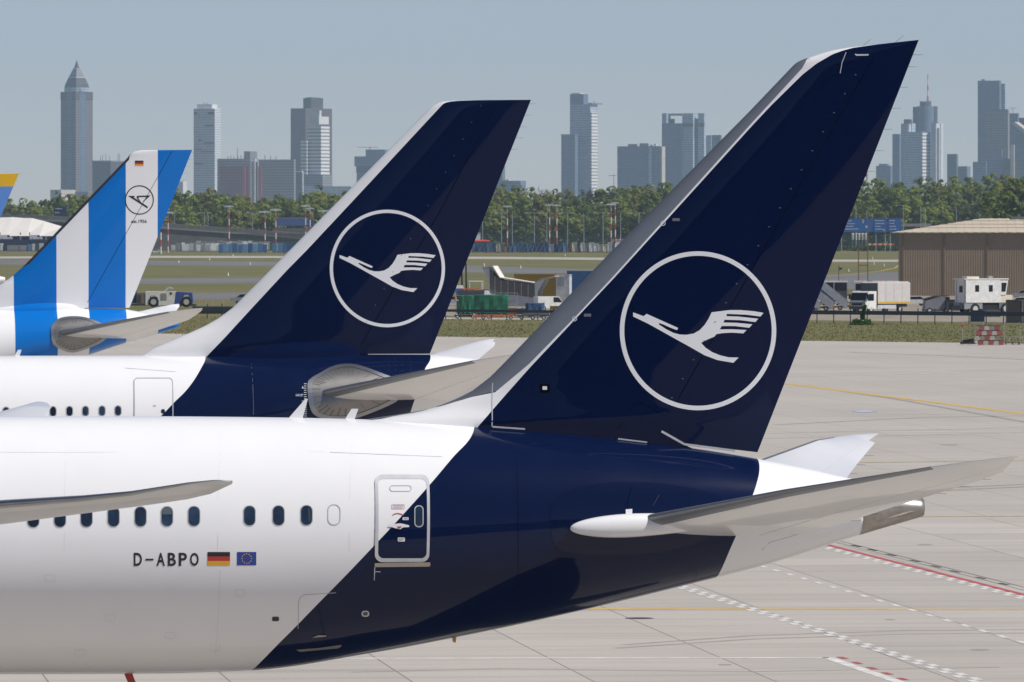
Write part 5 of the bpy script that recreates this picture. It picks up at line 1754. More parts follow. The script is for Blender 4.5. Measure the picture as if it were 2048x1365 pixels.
# --- load units and baggage carts in the far park
def unit(x0, x1, yb, yt, m, kind, lab, grp):
    Y = depth(yb)
    w = (x1 - x0) * Y / F
    h = zat(yt, Y)
    r = empty('load_container' if kind == 0 else 'baggage_cart', gp((x0 + x1) / 2, yb), rng.uniform(-0.12, 0.12), lab, 'container' if kind == 0 else 'cart', grp)
    if kind == 0:
        MB().prism([(-w / 2, 0.25), (w / 2 - 0.25, 0.25), (w / 2 - 0.02, 0.9), (w / 2 - 0.02, h), (-w / 2, h)], 0, 1.7, 'y').build('body', m, r)
        MB().bb(-w / 2 + 0.1, w / 2 - 0.3, -0.04, -0.005, 0.45, h - 0.2).build('door_panel', m, r)
        MB().bb(-w / 2, w / 2 - 0.2, -0.06, 1.7, 0.05, 0.22).build('base_plate', V_steel, r)
    else:
        MB().bb(-w / 2, w / 2, 0, 1.6, 0.3, 0.45).build('deck', V_dgrey, r)
        MB().bb(-w / 2, w / 2, 0, 1.6, h - 0.12, h).build('roof', m, r)
        for q in (-1, 1):
            MB().bb(q * w / 2 - 0.06, q * w / 2 + 0.06, 0.0, 1.6, 0.45, h - 0.12).build('end_panel', m, r)
        MB().bb(-w / 2 + 0.07, w / 2 - 0.07, 0.25, 0.3, 0.46, h - 0.13).build('curtain', m, r)
        MB().bar((-w / 2 + 0.1, 0.02, 0.5), (w / 2 - 0.1, 0.02, h - 0.2), 0.12).build('brace', V_lamp, r)
        for q in (-1, 1):
            MB().cyl((q * w * 0.3, 0.1, 0.2), (q * w * 0.3, 0.3, 0.2), 0.2, n=8).build('wheel', V_black, r)
x = 437.0
while x < 640:
    w = rng.uniform(8.5, 11)
    if not 533 < x < 541:
        unit(x, x + w - 0.6, 506.5 + rng.uniform(-0.4, 0.4), 487.5 + rng.uniform(-1, 2), rng.choice(V_bcont), 0, ordl('blue', 'blue load container in the row left of the middle fin, counted from the left'), 'blue load containers left of the middle fin')
    x += w
x = 342.0
while x < 434:
    w = rng.uniform(9, 12)
    unit(x, x + w - 1, 504 + rng.uniform(-0.6, 0.6), 490 + rng.uniform(-2, 2), rng.choice(V_ucont), 0, ordl('silver', 'silver load container in the row right of the striped rudder, counted from the left'), 'silver load containers right of the striped rudder')
    x += w
for yb, yt, x0, x1 in ((503.6, 486, 352, 535), (502.8, 482.5, 392, 528)):
    x = x0 + 0.0
    while x < x1:
        w = rng.uniform(8, 13)
        unit(x, x + w - 1, yb, yt + rng.uniform(-1, 2), rng.choice(V_ucont), 0, ordl('r%d' % yb, 'pale container from the left in the %s row right of the striped rudder' % ('rear' if yb > 503 else 'rearmost')), 'pale load containers in the rear rows')
        x += w
x = 938.0
while x < 1216:
    w = rng.uniform(7.5, 10.5)
    blue = not (986 < x < 1014 or 1092 < x < 1102 or x > 1132)
    m = rng.choice(V_bcont) if blue else rng.choice((V_ucont[2], V_dgrey, V_cream, V_ucont[1], V_wood))
    unit(x, x + w - 0.5, 506 + rng.uniform(-0.5, 0.5), 486.5 + rng.uniform(-1.5, 3.5), m, 1, ordl('bc%d' % blue, ('blue roofed' if blue else 'drab') + ' baggage cart from the left in the far middle row'), 'blue baggage carts in the middle' if blue else 'drab baggage carts in the middle')
    x += w
for x0, x1, yb, yt, m in ((0, 6, 503.2, 487, V_ucont[1]), (7, 13, 503.2, 490, V_navy), (14, 38, 503.2, 491, V_ucont[2]), (39, 53, 503.2, 491, V_ucont[2]), (55, 63, 503.2, 489, V_bcont[2]), (64, 70, 503.2, 488, V_ucont[1]), (71, 77, 503.2, 488, V_dgrey), (78, 86, 503.2, 487, V_ucont[0])):
    unit(x0, x1, yb, yt, m, 0, ordl('hall', 'load container from the left in the row before the white hall'), 'load containers before the white hall')
unit(1216, 1226, 503, 492, V_navy, 0, 'low dark blue container beside the white block house', None)

# --- red boat-like cover, white box, block house, vans
def simple_root(name, px, py, lab, cat, rz=0.0, grp=None):
    return empty(name, gp(px, py), rz, lab, cat, grp)
Yc = depth(503)
k = Yc / F
r = simple_root('covered_boat', 962, 503, 'bright red cover lying above the blue carts', 'cover')
MB().loft([[(x * k, y * 0.6, zat(yy, Yc) + math.sin(a) * hh) for a, y in ((0, 1), (1.57, 0), (3.14, -1), (4.71, 0))] for x, yy, hh in ((-19, 483.5, 0.2), (-12, 483, 0.55), (6, 483, 0.6), (18, 483, 0.3))]).build('cover', pmat('cover_red', 206, 66, 40), r)
MB().bb(-18 * k, 17 * k, -0.5, 0.5, 0, zat(484.5, Yc)).build('cradle', V_dgrey, r)
r = simple_root('white_cabin', 952, 501.5, 'small white cabin half hidden by the middle fin', 'cabin')
MB().bb(-9 * k, 9 * k, 0, 2.5, 0, zat(467, Yc)).build('wall', V_ucont[1], r)
MB().bb(-9.5 * k, 9.5 * k, -0.2, 2.7, zat(467, Yc), zat(466, Yc)).build('roof', V_conc, r)
r = simple_root('block_house', 1238, 501, 'white block house with red and white roof edge by the nearest fin', 'building')
Yc = depth(501)
k = Yc / F
MB().bb(-17 * k, -8 * k, 0, 3, 0, zat(479, Yc)).build('grey_wall', V_conc, r)
MB().bb(-8 * k + 0.05, 22 * k, -0.4, 3, 0, zat(480, Yc)).build('wall', V_white, r)
for q in range(8):
    MB().bb((-7 + q * 3.5) * k, (-3.7 + q * 3.5) * k, -0.6, -0.3, zat(480.5, Yc), zat(478.5, Yc)).build('edge_block', V_red if q % 2 else V_white, r)
def van(name, px, py, L, h, m, lab, rz=0.0, cat='van'):
    r = simple_root(name, px, py, lab, cat, rz)
    MB().prism([(-L / 2, 0.35), (L / 2, 0.35), (L / 2, h * 0.5), (L / 2 - 0.25 * h, h * 0.58), (L / 2 - 0.55 * h, h), (-L / 2, h)], -0.9, 0.9, 'y').build('body', m, r)
    MB().prism([(L / 2 - 0.30 * h, h * 0.60), (L / 2 - 0.57 * h, h * 0.94), (L / 2 - 0.95 * h, h * 0.94), (L / 2 - 0.95 * h, h * 0.60)], -0.92, 0.92, 'y').build('window', V_glass, r)
    for x in (-L * 0.3, L * 0.3):
        wheel(r, x, -0.82, 0.34, 0.24)
    return r
def car(name, px, py, m, lab, rz=0.0, L=4.4):
    r = simple_root(name, px, py, lab, 'car', rz)
    MB().prism([(-L / 2, 0.35), (L / 2, 0.35), (L / 2, 0.75), (L / 2 - 0.9, 0.92), (L / 2 - 1.5, 1.40), (-L / 2 + 0.9, 1.45), (-L / 2 + 0.1, 0.98), (-L / 2, 0.85)], -0.88, 0.88, 'y').build('body', m, r)
    MB().prism([(L / 2 - 1.05, 0.95), (L / 2 - 1.52, 1.34), (-L / 2 + 0.95, 1.38), (-L / 2 + 0.4, 0.98)], -0.89, 0.89, 'y').build('window', V_glass, r)
    for x in (-L * 0.31, L * 0.31):
        wheel(r, x, -0.80, 0.33, 0.22)
    for q in (-0.6, 0.6):
        MB().bb(L / 2 - 0.05, L / 2 + 0.02, q - 0.2, q + 0.2, 0.6, 0.74).build('headlight', V_rim, r)
    return r
car('parked_car', 312, 507, V_white, 'white car beside the striped rudder in the far park')
van('parked_van', 12, 505, 5.0, 2.0, V_white, 'white van on the deck before the white hall, farther left').location = at(12, 480.5, 2822)
van('parked_van', 72, 505, 5.0, 2.0, V_white, 'white van on the deck before the white hall, farther right').location = at(72, 480.5, 2822)

# --- white hall at the left
Yh = 2832.0
kk = Yh / F
r = empty('white_hall', (at(0, YH, Yh).x, Yh, 0), 0, 'large white hall with kinked roof line at the left', 'building')
ol = [(-60, 436), (3, 435.3), (14, 434.7), (38, 436.5), (53, 436.5), (79, 443), (114, 453.6), (124, 455.5), (124, 472.5), (-60, 472.5)]
MB().loft([[(x * kk, 0.0, zat(472.5, Yh)) for x, y in ol[:-2]], [(x * (Yh + 30) / F, 30.0, zat(y, Yh + 30)) for x, y in ol[:-2]]], cap=False, close=False).build('roof', pmat('hall_white', 218, 214, 206, 0.7, var=0.06, scale=0.1), r)
MB().bb(-60 * kk, 124 * kk, 0.6, 29, 0, zat(472.5, Yh)).build('dock_recess', V_dgrey, r)
for x in (-30, 41, 62, 92, 110):
    MB().bb((x - 1.6) * kk, (x + 1.6) * kk, -0.3, 0.55, 0, zat(472.6, Yh)).build('dock_pier', V_conc, r)
for x in (0, 41, 59):
    MB().bb((x - 1) * kk, (x + 1) * kk, -0.15, -0.01, zat(470.5, Yh), zat(465, Yh)).build('vent_louvre', V_wood, r)
MB().bb(-60 * kk, 112 * kk, -16, -0.6, 0, zat(480.5, Yh - 12)).build('loading_deck', V_navy, r)

# --- motorway signs
def road_sign(x0, x1, y0, y1, Y, m, lab, rows, seed):
    r = empty('road_sign', (at((x0 + x1) / 2, YH, Y).x, Y, 0), 0, lab, 'road sign')
    k = Y / F
    w = (x1 - x0) / 2 * k
    MB().bb(-w, w, -0.08, 0.08, zat(y1, Y), zat(y0, Y)).build('panel', m, r)
    rr = random.Random(seed)
    for q in range(rows):
        yy = y0 + 3.0 + q * (y1 - y0 - 5) / rows
        L = rr.uniform(0.35, 0.75) * 2 * w
        mb = MB()
        xx = -w + 0.5
        while xx < -w + L:
            d = rr.uniform(0.25, 0.5)
            mb.bb(xx, xx + d, -0.13, -0.09, zat(yy + 2.2, Y), zat(yy + (0.2 if rr.random() < 0.4 else 0.8), Y))
            xx += d + 0.16
        mb.build('lettering', V_white, r)
    for q in (-0.7, 0.7):
        MB().cyl((q * w, 0.3, 0), (q * w, 0.3, zat(y0 + 2, Y)), 0.16, n=6).build('post', V_lamp, r)
    return r
SB = pmat('sign_blue', 30, 96, 172, 0.5)
SBd = pmat('sign_blue_dark', 24, 48, 92, 0.5)
s1 = road_sign(1672, 1746, 438, 464.5, 2800, SB, 'largest blue motorway sign right behind the nearest fin', 4, 1)
s2 = road_sign(1748, 1774.6, 437.5, 465, 2800, SB, 'middle blue motorway sign with lettering', 4, 2)
s3 = road_sign(1776.6, 1802.6, 437.5, 465, 2800, SB, 'rightmost blue motorway sign left of the hangar roof', 4, 3)
k = 2800 / F
MB().bb(15 * k, 19 * k, -0.14, -0.1, zat(447, 2800), zat(439, 2800)).build('pictogram', V_lamp, s1)
MB().bb(22 * k, 26 * k, -0.14, -0.1, zat(456, 2800), zat(452, 2800)).build('pictogram', V_white, s1)
MB().bb(5 * k, 9 * k, -0.14, -0.1, zat(463, 2800), zat(459.5, 2800)).build('pictogram', V_yel, s2)
road_sign(108, 133, 413.5, 434, 2900, SBd, 'dark blue motorway sign seen from behind the striped fin', 2, 5)
r = empty('footbridge', (at(1803, YH, 2900).x, 2900, 0), 0, 'pale grey bridge edge right of the blue signs', 'bridge')
MB().bb(0, 60 * 2900 / F, 0, 3, zat(453.5, 2900), zat(447.5, 2900)).build('deck', V_conc, r)
for x in (3, 30, 56):
    MB().bb(x * 2900 / F, (x + 2) * 2900 / F, 0.5, 2, 0, zat(453.5, 2900)).build('pier', V_conc, r)
Yc = depth(499)
k = Yc / F
r = simple_root('white_tank_rack', 1720, 499, 'white upright tanks below the largest blue sign', 'tank')
for q in range(5):
    MB().cyl(((-15 + q * 6.5) * k, 0, zat(480, Yc)), ((-15 + q * 6.5) * k, 0, zat(466.5, Yc)), 2.5 * k, n=10).build('tank', V_white, r)
    MB().bb((-16 + q * 6.5) * k, (-14 + q * 6.5) * k, -0.2, 0.2, 0, zat(480, Yc)).build('leg', V_lamp, r)
r = simple_root('garden_hedge', 1745, 503, 'low dark green hedge with rusty soil below the road signs', 'hedge')
mb = MB()
for _ in range(700):
    p = Vector((rng.uniform(-70, 55) * k, rng.uniform(0, 4), rng.uniform(0, 1.6)))
    a = rng.uniform(0, 3.14)
    s = rng.uniform(0.4, 0.8)
    mb.add([p + Vector((math.cos(a) * s, math.sin(a) * s, 0)), p + Vector((0, 0, s)), p - Vector((math.cos(a) * s, math.sin(a) * s, 0))], [(0, 1, 2)])
mb.build('foliage', LF[1], r, recalc=False)

# ================================================================== hangar and yard on the right
Yb = depth(592)
kb = Yb / F
hg = empty('storage_hangar', (at(1797, YH, Yb).x, Yb, 0), R(-3.3), 'brown corrugated hangar with pale low roof at the right', 'building')
M_corr = pmat('corrugated_brown', 146, 129, 108, 0.6, var=0.10, scale=0.5)
M_corr2 = pmat('corrugated_brown_dark', 130, 113, 97, 0.6, var=0.10, scale=0.5)
M_roof = pmat('roof_weathered', 196, 184, 164, 0.75, var=0.14, scale=0.6)
ze = zat(467, Yb)
mb = MB()
xw = 0.0
W_ = 330 * kb
while xw < W_:
    mb.add([(xw, 0, 0), (xw + 0.16, 0, 0), (xw + 0.22, 0.018, 0), (xw + 0.34, 0.018, 0), (xw + 0.40, 0, 0), (xw, 0, ze), (xw + 0.16, 0, ze), (xw + 0.22, 0.018, ze), (xw + 0.34, 0.018, ze), (xw + 0.40, 0, ze)],
           [(0, 1, 6, 5), (1, 2, 7, 6), (2, 3, 8, 7), (3, 4, 9, 8)])
    xw += 0.40
mb.build('wall', M_corr, hg)
MB().bb(-0.02, 0.02, 0, 26, 0, ze).build('side_wall', M_corr2, hg)
for x in (9, 91, 177, 262):
    MB().bb(x * kb - 0.12, x * kb + 0.12, -0.10, -0.01, 0, ze).build('panel_joint', M_corr2, hg)
MB().bb(-15 * kb, W_, -0.5, -0.2, ze - 0.05, ze + 0.12).build('gutter', M_corr2, hg)
MB().bb(-15 * kb, -0.05, 0.0, 20, ze - 0.25, ze - 0.02).build('canopy', M_corr2, hg)
zr = 12.72
nst = 40
for q in range(nst):   # roof sheets, each a part
    x0, x1 = -15 * kb + q * (W_ + 15 * kb) / nst, -15 * kb + (q + 1) * (W_ + 15 * kb) / nst
    def top(x):
        f = min(1.0, (x + 15 * kb) / (183 * kb))
        return f
    z0, z1 = ze + 0.12 + (zr - ze) * top(x0), ze + 0.12 + (zr - ze) * top(x1)
    dz = 0.03 if q % 2 else 0.0
    MB().add([(x0, -0.5, ze + 0.14 + dz), (x1, -0.5, ze + 0.14 + dz), (x1, -0.5 + 22 * top(x1) + 0.3, z1 + dz), (x0, -0.5 + 22 * top(x0) + 0.3, z0 + dz)], [(0, 1, 2, 3)]).build('roof_sheet', M_roof, hg)
for q in range(3):
    f = 0.3 + 0.25 * q
    MB().bb(30 * kb + q * 40 * kb, W_, 22 * f - 0.55, 22 * f - 0.45, ze + 0.2 + (zr - ze) * f, ze + 0.26 + (zr - ze) * f).build('roof_seam', V_wood, hg)
MB().bb(228 * kb, 262 * kb, 20, 23, 12.6, 13.15).build('roof_vent', V_steel, hg)

# timber gantry with striped beam
Yg = depth(578)
kg = Yg / F
g = empty('timber_gantry', (at(1717, YH, Yg).x, Yg, 0), 0, 'brown timber posts with striped height bar left of the hangar', 'gantry')
for x, yt in ((0, 497), (18.5, 437)):
    MB().bb((x - 1.0) * kg, (x + 1.0) * kg, -0.1, 0.1, 0, zat(yt, Yg)).build('post', V_wood, g)
MB().bb(1 * kg, 17.5 * kg, -0.07, 0.07, zat(532, Yg), zat(530, Yg)).build('rung', V_wood, g)
for q in range(10):
    MB().bb((20 + q * 5.2) * kg, (25 + q * 5.2) * kg, -0.12, 0.12, zat(491, Yg), zat(487.5, Yg)).build('bar_block', (V_cream, V_org)[q % 2], g)
r = simple_root('flag_pole', 1677.5, 578, 'thin dark pole with black flag left of the timber gantry', 'flag pole')
MB().cyl((0, 0, 0), (0, 0, zat(531, Yg)), 0.06, n=6).build('pole', V_dgrey, r)
MB().prism([(0.1, zat(541, Yg)), (0.1, zat(535, Yg)), (0.75, zat(537.5, Yg))], -0.02, 0.02, 'y').build('flag', V_black, r)
for x, y in ((1697, 544), (1745, 519), (1748, 529), (1768, 533)):
    r = simple_root('edge_light', x, y, ordl('er', 'white edge light from the left between nearest fin and hangar'), 'light', 0, 'taxiway edge lights')
    MB().cyl((0, 0, 0), (0, 0, 0.3), 0.2, 0.18, n=8).build('housing', V_white, r)
    MB().cyl((0, 0, 0.3), (0, 0, 0.7), 0.16, 0.1, n=8).build('lens', V_white, r)
for x, y in ((357, 526), (419, 521), (456, 552), (466, 513), (500, 530), (968, 532), (1041, 537), (1130, 513)):
    r = simple_root('edge_light', x, y, ordl('el', 'white edge light from the left on the grass left of the nearest fin'), 'light', 0, 'taxiway edge lights')
    MB().cyl((0, 0, 0), (0, 0, 0.3), 0.22, 0.2, n=8).build('housing', V_white, r)
    MB().cyl((0, 0, 0.3), (0, 0, 0.7), 0.18, 0.1, n=8).build('lens', V_white, r)

# passenger stairs: inclined flights with side panels, platform, chassis
def airstairs(px, py, lab, sc_=1.0):
    r = simple_root('passenger_stairs', px, py, lab, 'stairs', R(-14), 'passenger stairs parked by the truck')
    L, h = 3.5 * sc_, 3.15 * sc_
    for y in (-0.8, 0.8):
        MB().prism([(0, 0.25), (0.35, 0.25), (0.35, 1.0), (-L, h + 0.85), (-L - 1.2, h + 0.85), (-L - 1.2, h - 0.1), (-L, h - 0.1)], y - 0.03, y + 0.03, 'y').build('side_panel', V_ucont[0], r)
        MB().bar((0.35, y, 1.06), (-L, y, h + 0.92), 0.06).build('handrail', V_white, r)
    for q in range(11):
        f = q / 11
        MB().bb(-L * f - 0.30, -L * f, -0.75, 0.75, 0.3 + (h - 0.4) * f, 0.36 + (h - 0.4) * f).build('step', V_dgrey, r)
    MB().bb(-L - 1.2, -L, -0.85, 0.85, h - 0.12, h - 0.05).build('platform', V_steel, r)
    MB().bb(-L - 1.15, -L - 1.08, -0.8, 0.8, h, h + 1.05).build('gate', V_white, r)
    for y in (-0.7, 0.7):
        MB().bar((-L - 1.0, y, 0.5), (-L - 1.0, y, h - 0.1), 0.12).build('support_post', V_steel, r)
    MB().bb(-L - 1.3, -0.2, -0.7, 0.7, 0.35, 0.55).build('chassis', V_dgrey, r)
    for x in (-L - 0.8, -0.7):
        wheel(r, x, -0.68, 0.32, 0.2)
    mb = MB()
    for q in range(3):
        MB().bb(0.38, 0.44, -0.8, 0.8, 0.25 + q * 0.26, 0.38 + q * 0.26).build('warning_stripe', V_yel if q % 2 == 0 else V_black, r)
    MB().cyl((-L - 0.6, 0, h + 0.85), (-L - 0.6, 0, h + 1.1), 0.1, n=8).build('beacon', V_org, r)
for px, py, lab in ((1637, 623.5, 'passenger stairs nearest to the navy rudder'), (1664, 622.5, 'middle one of the three passenger stairs'), (1692, 620.5, 'passenger stairs right behind the white truck cab')):
    airstairs(px, py, lab)
# more equipment roofs behind the truck
for q, (px, m) in enumerate(((1655, V_navy), (1682, V_dgrey), (1722, V_ucont[1]), (1760, V_navy), (1785, V_ucont[1]))):
    r = simple_root('belt_loader', px, 611, nth(q + 1) + ' parked loader from the left with orange beacon behind the truck', 'loader', 0, 'loaders behind the truck')
    MB().bb(-0.9, 0.9, 0, 2.2, 0.5, 3.4).build('cab', m, r)
    MB().bb(-1.0, 1.0, -0.1, 2.3, 3.4, 3.6).build('roof', V_ucont[1], r)
    MB().bb(-0.8, 0.8, -0.03, -0.002, 2.2, 3.2).build('window', V_glass, r)
    MB().cyl((0.3, 0.5, 3.6), (0.3, 0.5, 3.82), 0.1, n=8).build('beacon', V_org, r)
    for x in (-0.6, 0.6):
        wheel(r, x, 0.1, 0.45, 0.25)

# box truck, front quarter towards the camera; local x forward
tk = empty('box_truck', gp(1757, 626.5), R(180 + 48), 'white cab truck with grey canvas box in front of the hangar', 'truck')
tk.scale = (1.1, 1.1, 1.1)
HW = 1.3
MB().prism([(2.0, 0.55), (4.05, 0.55), (4.12, 1.35), (3.95, 1.6), (3.62, 2.55), (3.4, 2.72), (2.0, 2.72)], -HW, HW, 'y').build('cab', V_white, tk)
MB().prism([(4.02, 1.56), (3.66, 2.50), (3.72, 2.52), (4.08, 1.58)], -HW + 0.12, HW - 0.12, 'y').build('windscreen', V_glass, tk)
MB().bb(4.08, 4.16, -HW + 0.05, HW - 0.05, 0.95, 1.45).build('grille_panel', V_grey, tk)
MB().bb(4.16, 4.19, -0.8, 0.8, 1.0, 1.25).build('grille', V_black, tk)
MB().bb(4.06, 4.22, -HW, HW, 0.5, 0.85).build('bumper', V_dgrey, tk)
for y in (-1.0, 1.0):
    MB().bb(4.17, 4.22, y - 0.22, y + 0.22, 0.88, 1.08).build('headlight', V_rim, tk)
for y in (-1, 1):
    MB().prism([(2.5, 1.55), (3.75, 1.55), (3.5, 2.4), (2.5, 2.4)], y * (HW + 0.005) - 0.01, y * (HW + 0.005) + 0.01, 'y').build('side_window', V_glass, tk)
    MB().bb(3.75, 3.9, y * (HW + 0.15) - 0.12, y * (HW + 0.15) + 0.12, 1.75, 2.35).build('mirror', V_black, tk)
MB().bb(-4.6, 1.75, -1.32, 1.32, 1.15, 3.75).build('canvas_box', V_canvas, tk)
MB().bb(1.75, 1.80, -1.32, 1.32, 1.15, 3.72).build('box_front', V_dgrey, tk)
MB().prism([(-4.62, 3.75), (1.80, 3.72), (1.55, 3.86), (-4.3, 3.88)], -1.2, 1.2, 'y').build('box_roof', V_canvas, tk)
for y in (-1.325, 1.325):
    MB().bb(-4.55, 1.7, y - 0.01, y + 0.01, 1.22, 1.42).build('side_stripe', V_yel, tk)
for x in (-3.0, -1.4, 0.2):
    for y in (-1.325, 1.325):
        MB().bb(x - 0.02, x + 0.02, y - 0.008, y + 0.008, 1.45, 3.7).build('canvas_seam', V_grey, tk)
MB().bb(-4.5, 2.0, -0.9, 0.9, 0.75, 1.12).build('chassis', V_dgrey, tk)
for y in (-1.2, 1.2):
    MB().bb(-1.9, 1.7, y - 0.06, y + 0.06, 0.55, 1.0).build('side_guard', V_ucont[0], tk)
    for x in (3.0, -2.7):
        wheel(tk, x, y * 0.95, 0.46, 0.28)

# ambulance lift: white cabin raised on a chassis
al = empty('ambulance_lift', gp(1958, 628.5), R(30), 'white raised cabin lift vehicle with big wheels at the right', 'truck')
MB().bb(-3.0, 2.6, -1.35, 1.35, 1.55, 4.65).build('cabin', V_white, al)
MB().bb(-3.3, 3.9, -1.4, 1.4, 4.65, 4.78).build('cabin_roof', V_white, al)
MB().prism([(2.6, 2.6), (3.5, 2.6), (3.85, 4.62), (2.6, 4.62)], -1.3, 1.3, 'y').build('driver_cab', V_white, al)
for y in (-1.305, 1.305):
    MB().prism([(2.75, 3.0), (3.4, 3.0), (3.6, 4.2), (2.75, 4.2)], y - 0.01, y + 0.01, 'y').build('cab_window', V_glass, al)
    for x in (-1.2, 1.0):
        MB().bb(x - 0.32, x + 0.32, y * 1.035 - 0.008, y * 1.035 + 0.008, 3.0, 3.9).build('window', V_glass, al)
MB().bb(-3.02, -2.995, -0.55, 0.25, 2.9, 3.8).build('rear_window', V_glass, al)
for y, h_ in ((-1.15, 3.1), (0.9, 3.1)):
    MB().bb(-3.05, -3.0, y - 0.03, y + 0.03, 1.55, 1.55 + h_).build('door_seam', V_grey, al)
MB().bb(-2.3, -0.4, -0.6, 0.6, 4.78, 5.05).build('roof_unit', V_cream, al)
MB().bb(1.3, 2.0, -0.35, 0.35, 4.78, 5.1).build('roof_unit', V_conc, al)
MB().bb(-3.6, 4.2, -1.0, 1.0, 0.75, 1.15).build('chassis', V_dgrey, al)
MB().bb(-0.2, 2.3, -1.15, 1.15, 0.5, 1.5).build('lift_frame', V_black, al)
MB().bb(-3.2, -0.3, -1.28, 1.28, 0.7, 1.5).build('wheel_housing', V_grey, al)
MB().bb(2.4, 4.4, -1.28, 1.28, 0.7, 1.5).build('wheel_housing', V_steel, al)
MB().bb(2.7, 4.6, -1.2, 1.2, 1.55, 2.55).build('front_platform', V_cream, al)
for x in (-1.5, 3.4):
    wheel(al, x, -1.2, 0.72, 0.4)
    wheel(al, x, 1.2, 0.72, 0.4)
for q in range(3):
    MB().bar((-3.22, -0.9, 0.8 + q * 0.25), (-3.22, -0.2, 0.95 + q * 0.25), 0.03, 0.08).build('warning_stripe', V_navy, al)

# covered tug and dark sweeper body
tg = empty('covered_tug', gp(1868, 627), R(8), 'low dark tug under a grey cover between truck and lift', 'tug')
MB().prism([(-1.45, 0.55), (1.4, 0.55), (1.4, 2.15), (0.2, 2.2), (-1.3, 1.75)], -0.9, 0.9, 'y').build('cover', pmat('tug_cover', 128, 130, 138, 0.7), tg)
MB().prism([(-1.35, 1.78), (0.2, 2.22), (1.9, 2.3), (1.9, 2.4), (0.1, 2.36), (-1.4, 1.95)], -0.95, 0.95, 'y').build('roof', V_black, tg)
MB().bb(-1.5, 2.2, -0.92, 0.92, 0.3, 0.55).build('chassis', V_dgrey, tg)
MB().bb(1.45, 2.0, -0.85, 0.85, 0.55, 2.2).build('cab', V_black, tg)
for x in (-0.8, 1.5):
    wheel(tg, x, -0.85, 0.38, 0.26)
db = empty('dark_power_unit', gp(1914, 627), R(5), 'dark square power unit left of the ambulance lift', 'generator')
MB().bb(-1.6, 1.6, -0.9, 0.9, 0.35, 1.75).build('housing', V_dgrey, db)
MB().bb(-1.65, 1.65, -0.95, 0.95, 1.75, 1.85).build('lid', V_black, db)
MB().bb(-1.2, 0.2, -0.93, -0.91, 0.6, 1.4).build('louvre', V_black, db)
MB().bb(0.5, 1.3, -0.93, -0.91, 0.6, 1.5).build('panel', V_grey, db)
for x in (-1.1, 1.1):
    wheel(db, x, -0.8, 0.3, 0.22)
def crate(name, px, py, w, d, h, m, lab, cat, ribs=5, rz=0.0):
    r = simple_root(name, px, py, lab, cat, rz)
    MB().bb(-w / 2, w / 2, 0, d, 0.06, h).build('body', m, r)
    for q in range(ribs):
        x = -w / 2 + (q + 0.5) * w / ribs
        MB().bb(x - w / ribs * 0.3, x + w / ribs * 0.3, -0.05, -0.003, 0.15, h - 0.12).build('rib', m, r)
    MB().bb(-w / 2 - 0.03, w / 2 + 0.03, -0.06, d + 0.03, h, h + 0.07).build('rim', m, r)
    MB().bb(-w / 2 - 0.03, w / 2 + 0.03, -0.04, d, 0, 0.06).build('skid', V_dgrey, r)
    return r
crate('waste_skip', 1955.5, 644, 1.7, 1.5, 1.35, V_navy, 'dark blue skip in front of the ambulance lift', 'skip')
crate('storage_box', 2029, 646, 1.9, 1.8, 2.75, pmat('box_dark_oak', 82, 76, 70), 'tall dark slatted box at the right edge', 'box', 7)
crate('storage_box', 2054, 646, 1.7, 1.8, 2.7, V_conc, 'tall pale box cut by the right picture edge', 'box', 4)
crate('tool_trailer', 1984, 634, 2.2, 1.4, 0.8, V_steel, 'low grey trailer body under the ambulance lift', 'trailer', 3)
car('parked_car', 2046, 614, V_white, 'white car with dark windows right of the ambulance lift', R(180), 5.0)
car('parked_car', 2052, 598, V_grey, 'grey car farther back at the right edge', R(180), 4.6)
car('parked_car', 1825, 612, V_white, 'white car just right of the grey truck box', R(180), 4.2)
crate('blue_cabin', 2020, 592, 2.4, 2, 2.6, V_btarp, 'blue grey cabin before the hangar wall at the right', 'cabin', 3)

# guard rails with posts
def guard_rail(x0, y0, x1, y1, h, n, lab, band=0.42):
    a, b = gp(x0, y0), gp(x1, y1)
    r = empty('guard_rail', a, math.atan2(b.y - a.y, b.x - a.x), lab, 'guard rail')
    L = (b - a).length
    for k in range(n):
        MB().bb(L * k / n, L * (k + 1) / n - 0.02, -0.06, 0.0, h - band, h).build('rail', V_rail, r)
    MB().bb(0, L, -0.10, -0.065, h - band * 0.62, h - band * 0.40).build('rail_rib', V_dgrey, r)
    for k in range(n + 1):
        MB().bar((L * k / n, 0.08, 0), (L * k / n + 0.03, 0.08, h + 0.35), 0.1).build('post', V_rail, r)
guard_rail(1600, 646, 2110, 651, 1.55, 15, 'dark grey guard rail with posts along the right yard', 0.5)
guard_rail(860, 638, 1200, 642, 1.25, 11, 'dark grey guard rail with posts below the green covers', 0.34)
guard_rail(385, 636.5, 560, 637, 1.5, 6, 'dark grey guard rail with posts left of the middle fin', 0.95)

